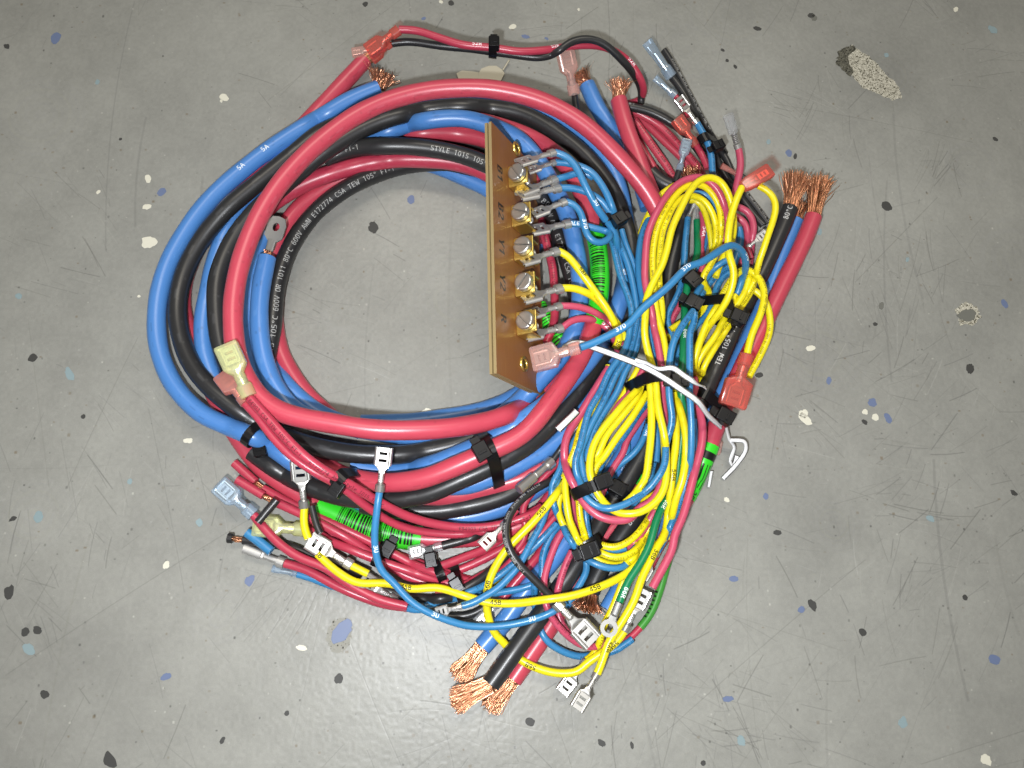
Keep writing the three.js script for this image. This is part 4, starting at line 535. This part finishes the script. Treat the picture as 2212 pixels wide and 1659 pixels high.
tw('ur_rd', 'rose', 'red wire hanging from the translucent red connector at top right', 18, `C 790,1470,20 850,1570,18 D 560,340,16 640,480,12`, { r: 1.5, ends: [{ end: 0, kind: 'hood', to: 'C 570,1170', dh: 4, col: 'red' }] });
tw('ur_gr', 'black', 'dark wire ending in a grey boot beside the red fan', 10, `D 280,640,9 300,580,11 320,510,13`, { r: 1.4, ends: [{ end: 1, kind: 'hood', to: 'D 410,160', dh: 5, col: 'blue', fat: 0.8 }] });
tw('ur_pk', 'pink', 'pink wire standing up to the clear capped crimp at top right', 20, `C 1255,1510,22 1275,1600,20 D 1000,340,18 1000,480,16 970,620,14 930,800,12`, { r: 1.6, print: leg('61R', '#fff0f4'), ends: [{ end: 0, kind: 'clear_cap', to: 'C 1140,1130', dh: 10 }] });
tw('ur_pk2', 'pink', 'upper of two pink curves beside the heavy black cable at right', 12, `b 720,680,13 850,690 1020,770 1150,950 1200,1200 1150,1420,10 D 1120,1400 1100,1550`, { r: 1.5 });
tw('ur_pk3', 'pink', 'lower of two pink curves beside the heavy black cable at right', 10, `b 760,900,10 880,920 1000,1050 1050,1300 1030,1600 D 1010,1550`, { r: 1.5, });
tw('ur_tm', 'rose', 'red wire with a bare terminal lying against the heavy black cable at right', 20, `D 1120,1480,10 1100,1400,18 1075,1360,22`, { r: 1.3, ends: [{ end: 1, kind: 'faston', to: 'D 1290,1190', dh: 3, dull: 1 }] });
tw('ur_bl2', 'blue', 'blue wires standing behind the blue arc at right', 14, `b 850,1180,14 900,1350 880,1550 G 1250,150,10 1200,300`, { r: 1.7, print: BS });
tw('in_bl', 'blue', 'lettered blue wire from the clear twin crimp inside the top loops', 16, `a 1390,950,16 1370,1150,15 1330,1500 c 1880,50,13 1860,350`, { print: BS, ends: [{ end: 0, kind: 'tip', to: 'a 1560,600', dh: 3, col: 'clear' }] });
tw('in_pk', 'pink', 'pink wire printed 54A inside the top loops beside the green one', 15, `a 1700,820,14 1730,1000 1730,1250 1680,1500 D 620,1250 570,1450,13 d 640,300,14 560,520`, { print: leg('54A', '#fff0f4'), u0: 0.45 });
tw('in_bl2', 'blue', 'blue wire between the pink and yellow ones inside the top loops', 12, `a 1840,1120,11 1780,1450 1720,1700 d 560,250,11 450,480`, {});
tw('pink_flag_end', 'rose', 'pale pink connector tail under the black tie at the lower right', 3, `H 1090,640,4 1070,700,4 1060,735`, { r: 1.3, ends: [{ end: 1, kind: 'wide', to: 'H 1000,1010', dh: 0, col: 'pale', fat: 0.7 }] });
tw('rr_edge', 'rose', 'red wire along the outer right edge below the green sticker', 4, `N 1520,1250,4 O 1410,100,4 1355,300 1255,560 1120,740 980,870 850,950`, { r: 1.4, stickers: [{ base: 'rgb(62,140,52)', from: 'N 1600,1150', to: 'O 1150,740', paint: (g) => { g.fillStyle = '#0b0f0b'; for (let i = 0; i < 7; i++) g.fillRect(300 + i * 24, 150, 9, 90); } }] });

stack(110);
build();

// ---------------------------------------------------------------- the terminal board
{
  const TL = at(1061, 262, 54), BL = at(1073, 806, 54), BR = at(1176, 828, 19);
  const ex = BL.clone().sub(TL), LEN = ex.length() * 1000; ex.normalize();
  const ey = BR.clone().sub(BL); ey.addScaledVector(ex, -ey.dot(ex)); const WID = ey.length() * 1000; ey.normalize();
  const en = ex.clone().cross(ey);
  const root = thing('terminal_board', 'brown terminal board with five slotted screws standing inside the coil at right', 'terminal board', V3(TL.x, 0, TL.z));
  const M = new THREE.Matrix4().makeBasis(ex, ey, en).setPosition(TL), put = (name, g, mat, parent = root) => part(name, g.applyMatrix4(M), mat, parent);
  const loc = (px, py, z) => { const d = rayDir(px, py), o = TL.clone().addScaledVector(en, z * mm), t = o.clone().sub(camera.position).dot(en) / d.dot(en), p = camera.position.clone().addScaledVector(d, t).sub(TL); return [p.dot(ex) * 1000, p.dot(ey) * 1000]; };
  const cv = document.createElement('canvas'); cv.width = 1400; cv.height = Math.round(1400 * WID / LEN); const g = cv.getContext('2d'), S = 1400 / LEN;
  g.fillStyle = 'rgb(138,92,48)'; g.fillRect(0, 0, cv.width, cv.height);
  for (let i = 0; i < 700; i++) { g.fillStyle = rnd() < 0.5 ? `rgba(70,40,14,${rr(0.02, 0.08)})` : `rgba(205,160,100,${rr(0.02, 0.08)})`; const w = rr(10, 120); g.fillRect(rr(0, 1400), rr(0, cv.height), w, rr(1, 10)); }
  g.fillStyle = '#0a0402'; g.textBaseline = 'middle'; g.textAlign = 'center';
  for (const [s, x, y] of [['B1', 1080, 374], ['B2', 1082, 456], ['Y1', 1084, 533], ['Y2', 1086, 610], ['R', 1088, 688]]) { const [u, v] = loc(x, y, 0); g.font = `bold ${6.0 * S}px sans-serif`; g.fillText(s, u * S, cv.height - v * S); }
  { const [u, v] = loc(1152, 600, 0); g.font = `${5 * S}px sans-serif`; g.fillText('1092101-02 629', u * S, cv.height - v * S); }
  const tex = new THREE.CanvasTexture(cv); tex.colorSpace = THREE.SRGBColorSpace; tex.anisotropy = 8;
  const face = new THREE.MeshPhysicalMaterial({ map: tex, roughness: 0.5, clearcoat: 0.1 }), edge = new THREE.MeshStandardMaterial({ color: new THREE.Color().setRGB(0.30, 0.22, 0.10), roughness: 0.7 });
  const slab = (z0, z1, mats, name) => { const b = new THREE.BoxGeometry(LEN * mm, WID * mm, (z1 - z0) * mm).translate(LEN / 2 * mm, WID / 2 * mm, (z0 + z1) / 2 * mm); return put(name, b, mats); };
  slab(-1.2, 0, [edge, edge, edge, edge, face, edge], 'front_panel'); slab(-2.9, -1.8, edge, 'back_panel');
  put('spacer_strip', new THREE.BoxGeometry((LEN - 3) * mm, (WID - 3) * mm, 0.6 * mm).translate(LEN / 2 * mm, WID / 2 * mm, -1.5 * mm), new THREE.MeshStandardMaterial({ color: 0x120a06, roughness: 0.9 }));
  for (const [x, y] of [[1117, 321], [1133, 786]]) {
    const [u, v] = loc(x, y, 0.4), prof = [[1.75, -1.2], [1.8, 0.3], [2.1, 0.75], [2.55, 0.8], [2.95, 0.55], [3.05, 0.05]].map(([r, z]) => new THREE.Vector2(r * mm, z * mm));
    const e = new THREE.LatheGeometry(prof, 28).rotateX(Math.PI / 2); put('eyelet', e.translate(u * mm, v * mm, 0), Object.assign(brass.clone(), { side: THREE.DoubleSide }));
    put('eyelet_hole', new THREE.CylinderGeometry(1.74 * mm, 1.74 * mm, 0.1 * mm, 20).rotateX(Math.PI / 2).translate(u * mm, v * mm, 0.1 * mm), new THREE.MeshStandardMaterial({ color: new THREE.Color().setRGB(0.10, 0.075, 0.015), roughness: 0.6, metalness: 0.6 }));
  }
  [[1119, 375], [1126, 460], [1131, 533], [1134, 611], [1137, 694]].forEach(([x, y], i) => {
    const [u, v] = loc(x, y, 4.6), T = (q) => q.translate(u * mm, v * mm, 4.6 * mm);
    const slot = new THREE.Matrix4().makeRotationY([0.5, 1.1, 1.3, 2.4, 0.7][i] + Math.PI / 2);
    const halves = [-1, 1].map((s) => { const pr = [[0, 1.9]]; const sh = new THREE.Shape(); const R = 3.6; sh.moveTo(0.35 * mm, -Math.sqrt(R * R - 0.1225) * mm); sh.absarc(0, 0, R * mm, -Math.PI / 2 + 0.1, Math.PI / 2 - 0.1, false); sh.lineTo(0.35 * mm, Math.sqrt(R * R - 0.1225) * mm); return new THREE.ExtrudeGeometry(sh, { depth: 0.7 * mm, bevelEnabled: true, bevelThickness: 0.8 * mm, bevelSize: 0.9 * mm, bevelOffset: -0.9 * mm, bevelSegments: 4, curveSegments: 20 }).translate(0, 0, 0.9 * mm).rotateX(-Math.PI / 2).rotateY(s > 0 ? 0 : Math.PI); });
    const head = merge([...halves, new THREE.CylinderGeometry(3.5 * mm, 3.6 * mm, 1.1 * mm, 30).translate(0, 0.55 * mm, 0)]).applyMatrix4(slot);      // built along +y, turned to -ey
    const shank = merge([new THREE.CylinderGeometry(1.5 * mm, 1.5 * mm, 8 * mm, 16).translate(0, -4 * mm, 0), ...[...Array(7)].map((_, k) => new THREE.TorusGeometry(1.55 * mm, 0.28 * mm, 6, 18).rotateX(Math.PI / 2).translate(0, (-2.6 - k * 0.75) * mm, 0))]);
    const s = put('screw', T(merge([head, shank]).rotateZ(Math.PI)), tin);
    const br = merge([box(8.6, 0.8, 8.4, 0, 0.8, -0.4, 0.3), box(0.7, 8.5, 6.4, 4.3, 4.8, -1.2, 0.2), box(0.7, 8.5, 6.4, -4.3, 4.8, -1.2, 0.2), box(8.6, 5, 0.7, 0, 3.4, -4.2, 0.2)]);
    put('terminal_bracket', T(br), brass);
  });
}

// ---------------------------------------------------------------- black cable ties drawn round the wires
function tie(label, x, y, deg, rad, h0, h1, hx, hy, o = {}) {
  const a = deg * Math.PI / 180, dx = Math.cos(a), dy = Math.sin(a), sel = [];
  for (const w of wires) { let best = null, bd = 1e9; for (const q of w.s) { const u = (q.x - x) * dx + (q.y - y) * dy, v = -(q.x - x) * dy + (q.y - y) * dx; if (Math.abs(u) < 9 && Math.abs(v) < rad && q.h >= h0 && q.h <= h1 && Math.abs(u) < bd) { bd = Math.abs(u); best = q; } } if (best) sel.push(best); }
  if (!sel.length) { console.log('no wires for tie', label); return; }
  const hm = sel.reduce((s, q) => s + q.h, 0) / sel.length, C = at(x, y, hm), d = at(x + dx * 10, y + dy * 10, hm).sub(C).normalize(), s = d.clone().cross(V3(0, 1, 0)).normalize(), up = s.clone().cross(d).normalize();
  const P = []; for (const q of sel) { const c = at(q.x, q.y, q.h).sub(C); for (let k = 0; k < 16; k++) { const t = k / 16 * 6.283, r = (q.w.r + 0.25) * mm; P.push([c.dot(s) + Math.cos(t) * r, c.dot(up) + Math.sin(t) * r]); } }
  P.sort((m, n) => m[0] - n[0] || m[1] - n[1]); const half = (L) => { const H = []; for (const p of L) { while (H.length > 1 && (H[H.length - 1][0] - H[H.length - 2][0]) * (p[1] - H[H.length - 2][1]) - (H[H.length - 1][1] - H[H.length - 2][1]) * (p[0] - H[H.length - 2][0]) <= 0) H.pop(); H.push(p); } H.pop(); return H; };
  const hull = [...half(P), ...half([...P].reverse())];
  const root = thing('cable_tie', label, 'cable tie', V3(C.x, 0, C.z), 'black cable ties');
  const wd = (o.w || 3.4) / 2 * mm, th = 0.9 * mm, pos = [], idx = [], n = hull.length, uv = [];
  hull.forEach((p, i) => { const q = hull[(i + n - 1) % n], r = hull[(i + 1) % n]; let nx = r[1] - q[1], ny = -(r[0] - q[0]); const l = Math.hypot(nx, ny) || 1; nx /= l; ny /= l; for (const [k, w] of [[0, -wd], [0, wd], [th, wd], [th, -wd]]) { const v = C.clone().addScaledVector(s, p[0] + nx * k).addScaledVector(up, p[1] + ny * k).addScaledVector(d, w); pos.push(v.x, v.y, v.z); uv.push(0, 0); } });
  for (let i = 0; i < n; i++) for (let k = 0; k < 4; k++) { const A = i * 4, B = ((i + 1) % n) * 4, k2 = (k + 1) % 4; idx.push(A + k, A + k2, B + k, A + k2, B + k2, B + k); }
  const g = new THREE.BufferGeometry(); g.setAttribute('position', new THREE.Float32BufferAttribute(pos, 3)); g.setAttribute('uv', new THREE.Float32BufferAttribute(uv, 2)); g.setIndex(idx);
  part('strap', toCreasedNormals(g, 0.7), Object.assign(tieMat.clone(), { side: THREE.DoubleSide }), root);
  const top = Math.max(...sel.map((q) => q.h + q.w.r)), hp = at(hx, hy, top + (o.lift ?? 0.8)), k = o.size || 6, hd = o.hdeg !== undefined ? at(hx + Math.cos(o.hdeg * Math.PI / 180) * 10, hy + Math.sin(o.hdeg * Math.PI / 180) * 10, top + (o.lift ?? 0.8)).sub(hp).normalize() : s;
  const m = frame(hp, hp.clone().add(hd), V3(0, 1, 0));
  const G = [box(k, k * 0.75, k * 0.86, 0, 0, 0, 0.6), box(k * 0.14, k * 0.2, k * 0.5, k * 0.12, k * 0.36, 0, 0.1), box(k * 0.1, k * 0.14, k * 0.8, k * 0.46, k * 0.36, 0, 0.1), box(k * 0.55, k * 0.2, k * 0.55, -k * 0.62, -k * 0.1, 0, 0.2)];
  part('tie_head', merge(G).applyMatrix4(m), tieMat, root);
}
tie('black cable tie on the blue wires beside the terminal board', 1333, 474, 62, 30, 22, 60, 1337, 474, { hdeg: 150 });
tie('small black cable tie on the free red and black wires at the top', 1066, 104, 8, 22, 5, 60, 1067, 94, { hdeg: 90, size: 5.4 });
tie('black cable tie on the coil at bottom centre, across red and black cables', 1060, 995, -22, 46, 14, 60, 1040, 975, { hdeg: 60, size: 6.6, w: 4.4 });
tie('black cable tie at the lower left of the coil below the yellow connector', 560, 935, 35, 44, 3, 34, 562, 970, { hdeg: 80, lift: -6 });
tie('black cable tie round the two printed red wires at bottom left', 741, 1042, 42, 26, 18, 70, 728, 1056, { hdeg: 125, size: 5.6, w: 4.6, lift: -2 });
tie('black cable tie round the lower red bundle beside the long blue wire', 824, 1196, 24, 44, 1, 14, 838, 1186, { hdeg: 120, w: 3.6 });
tie('black cable tie head standing on the gap between the lower red wires', 944, 1222, -25, 30, 1, 14, 930, 1209, { hdeg: 80, size: 5.6 });
tie('black cable tie where the lower red wires meet the yellow one', 990, 1262, -15, 30, 1, 16, 986, 1264, { hdeg: 60, size: 5.6 });
tie('small black clamp round the black wires at upper right', 1548, 318, 62, 20, 1, 22, 1550, 316, { hdeg: -20, size: 5, w: 4 });
tie('wide black cable tie strap over the yellow group at right', 1552, 676, 118, 52, 14, 50, 1594, 686, { hdeg: 25, size: 6.4, w: 4.4 });
tie('black cable tie in the middle of the bundle under the white strip', 1418, 829, 85, 56, 14, 60, 1466, 824, { hdeg: 0, size: 6.4, w: 4.4 });
tie('black cable tie round the loops, its strap shining at the lower middle', 1272, 1056, 68, 50, 16, 60, 1302, 1041, { hdeg: -20, size: 6.4, w: 4.4 });
tie('black cable tie on the heavy black cable inside the loops', 1334, 1066, 126, 26, 4, 24, 1333, 1054, { hdeg: 30, size: 6.4, w: 4.8 });
tie('lowest black cable tie gathering the bottom loops', 1258, 1190, 60, 48, 16, 60, 1272, 1190, { hdeg: -20, size: 7, w: 5.4 });
tie('black cable tie on the right red cable at the end of the white strip', 1540, 888, 118, 34, 2, 22, 1565, 900, { hdeg: 30, size: 6.8, w: 4.4 });
tie('upper of two black tie heads in the middle of the bundle', 1494, 606, 110, 22, 6, 50, 1496, 606, { hdeg: 45, size: 6.8 });
tie('lower of two black tie heads in the middle of the bundle, blue wires below', 1496, 655, 95, 22, 20, 60, 1497, 655, { hdeg: 30, size: 6.8 });

// ---------------------------------------------------------------- the white strip tied round the bundle
{
  const white = new THREE.MeshPhysicalMaterial({ color: new THREE.Color().setRGB(0.84, 0.84, 0.85), roughness: 0.42, side: THREE.DoubleSide }), c0 = at(1400, 810, 0);
  const root = thing('white_strip', 'white plastic strip lying across the bundle and over its right edge', 'strap', V3(c0.x, 0, c0.z));
  const strip = (path, w, twist = 0, h = 40) => {
    const c = new THREE.CatmullRomCurve3(trace(path, h).map(([x, y, hh]) => at(x, y, hh)), false, 'centripetal'), n = 70, pos = [], uv = [], idx = [];
    for (let i = 0; i <= n; i++) {
      const p = c.getPointAt(i / n), T = c.getTangentAt(i / n); let S = T.clone().cross(V3(0, 1, 0)); if (S.length() < 0.2) S = V3(1, 0, 0); S.normalize(); const N = S.clone().cross(T).normalize(), t = typeof twist === 'function' ? twist(i / n) : twist;
      const D = S.clone().multiplyScalar(Math.cos(t)).addScaledVector(N, Math.sin(t)), Q = N.clone().multiplyScalar(Math.cos(t)).addScaledVector(S, -Math.sin(t));
      for (const [k, e] of [[-1, 0], [-0.3, 0.22], [0, 0.06], [0.3, 0.22], [1, 0], [0, -0.3]]) { const v = p.clone().addScaledVector(D, k * w / 2 * mm).addScaledVector(Q, e * mm); pos.push(v.x, v.y, v.z); uv.push(0, 0); }
    }
    for (let i = 0; i < n; i++) for (let k = 0; k < 6; k++) { const A = i * 6, B = A + 6, q = (k + 1) % 6; idx.push(A + k, A + q, B + k, A + q, B + q, B + k); }
    const g = new THREE.BufferGeometry(); g.setAttribute('position', new THREE.Float32BufferAttribute(pos, 3)); g.setAttribute('uv', new THREE.Float32BufferAttribute(uv, 2)); g.setIndex(idx); g.computeVertexNormals(); part('strip', g, white, root);
  };
  strip('1214,752,34 1234,742,42 1256,741,44 1276,748,46 1334,769,50 1393,793,52 1428,812,52 1467,838,50 1506,866,45 1531,898,34 1558,922,20', 2.7);
  strip('1372,778,53 1394,783,54 1423,796,54 1452,795,54 1477,811,52 1496,823,50 1524,838,40', 2.2, (t) => 0.7 * Math.sin(t * 9));
  strip('1569,922,13 1576,949,8 1586,966,6 1578,996,3.5 1585,1006,2 1592,985,4', 2.3, 0.5); strip('1578,950,8 1608,954,9 1611,972,8 1592,1002,5 1562,1034,1.2', 2.4, 0.4); strip('1537,1018,6 1531,1052,1.2', 1.6); strip('1246,888,32 1226,908,36 1205,928,37', 3.0);
}
// ---------------------------------------------------------------- small loose things
{
  const p = at(1062, 158, 1.2), root = thing('ring_scrap', 'flat grey metal tab with a hole on the floor behind the top red cable', 'terminal', V3(p.x, 0, p.z));
  const pale = new THREE.MeshStandardMaterial({ color: new THREE.Color().setRGB(0.48, 0.45, 0.36), roughness: 0.5, metalness: 0.5 });
  const fl = (pts, h, th, holes = []) => { const s = new THREE.Shape(pts.map(([x, y]) => { const q = at(x, y, h); return new THREE.Vector2(q.x, -q.z); })); for (const [x, y, r] of holes) { const q = at(x, y, h), c = new THREE.Path(); c.absarc(q.x, -q.z, r * mm, 0, 6.283, true); s.holes.push(c); } return new THREE.ExtrudeGeometry(s, { depth: th * mm, bevelEnabled: false, curveSegments: 18 }).rotateX(-Math.PI / 2).translate(0, h * mm, 0); };
  part('plate', fl([[1034, 160], [1040, 150], [1056, 144], [1072, 144], [1084, 152], [1090, 160], [1084, 172], [1078, 182], [1040, 182], [1032, 172]], 0.6, 0.7, [[1060, 166, 1.6]]), pale, root);
  part('neck', fl([[986, 160], [998, 154], [1022, 156], [1034, 158], [1032, 172], [990, 172]], 0.4, 0.6), pale, root);
  const a = at(1086, 152, 1.4), b = at(1100, 130, 2.2); part('stub', tubeGeo([a, a.clone().lerp(b, 0.5), b], 0.55 * mm, 8, 10), pale, root);
}
renderer.render(scene, camera);
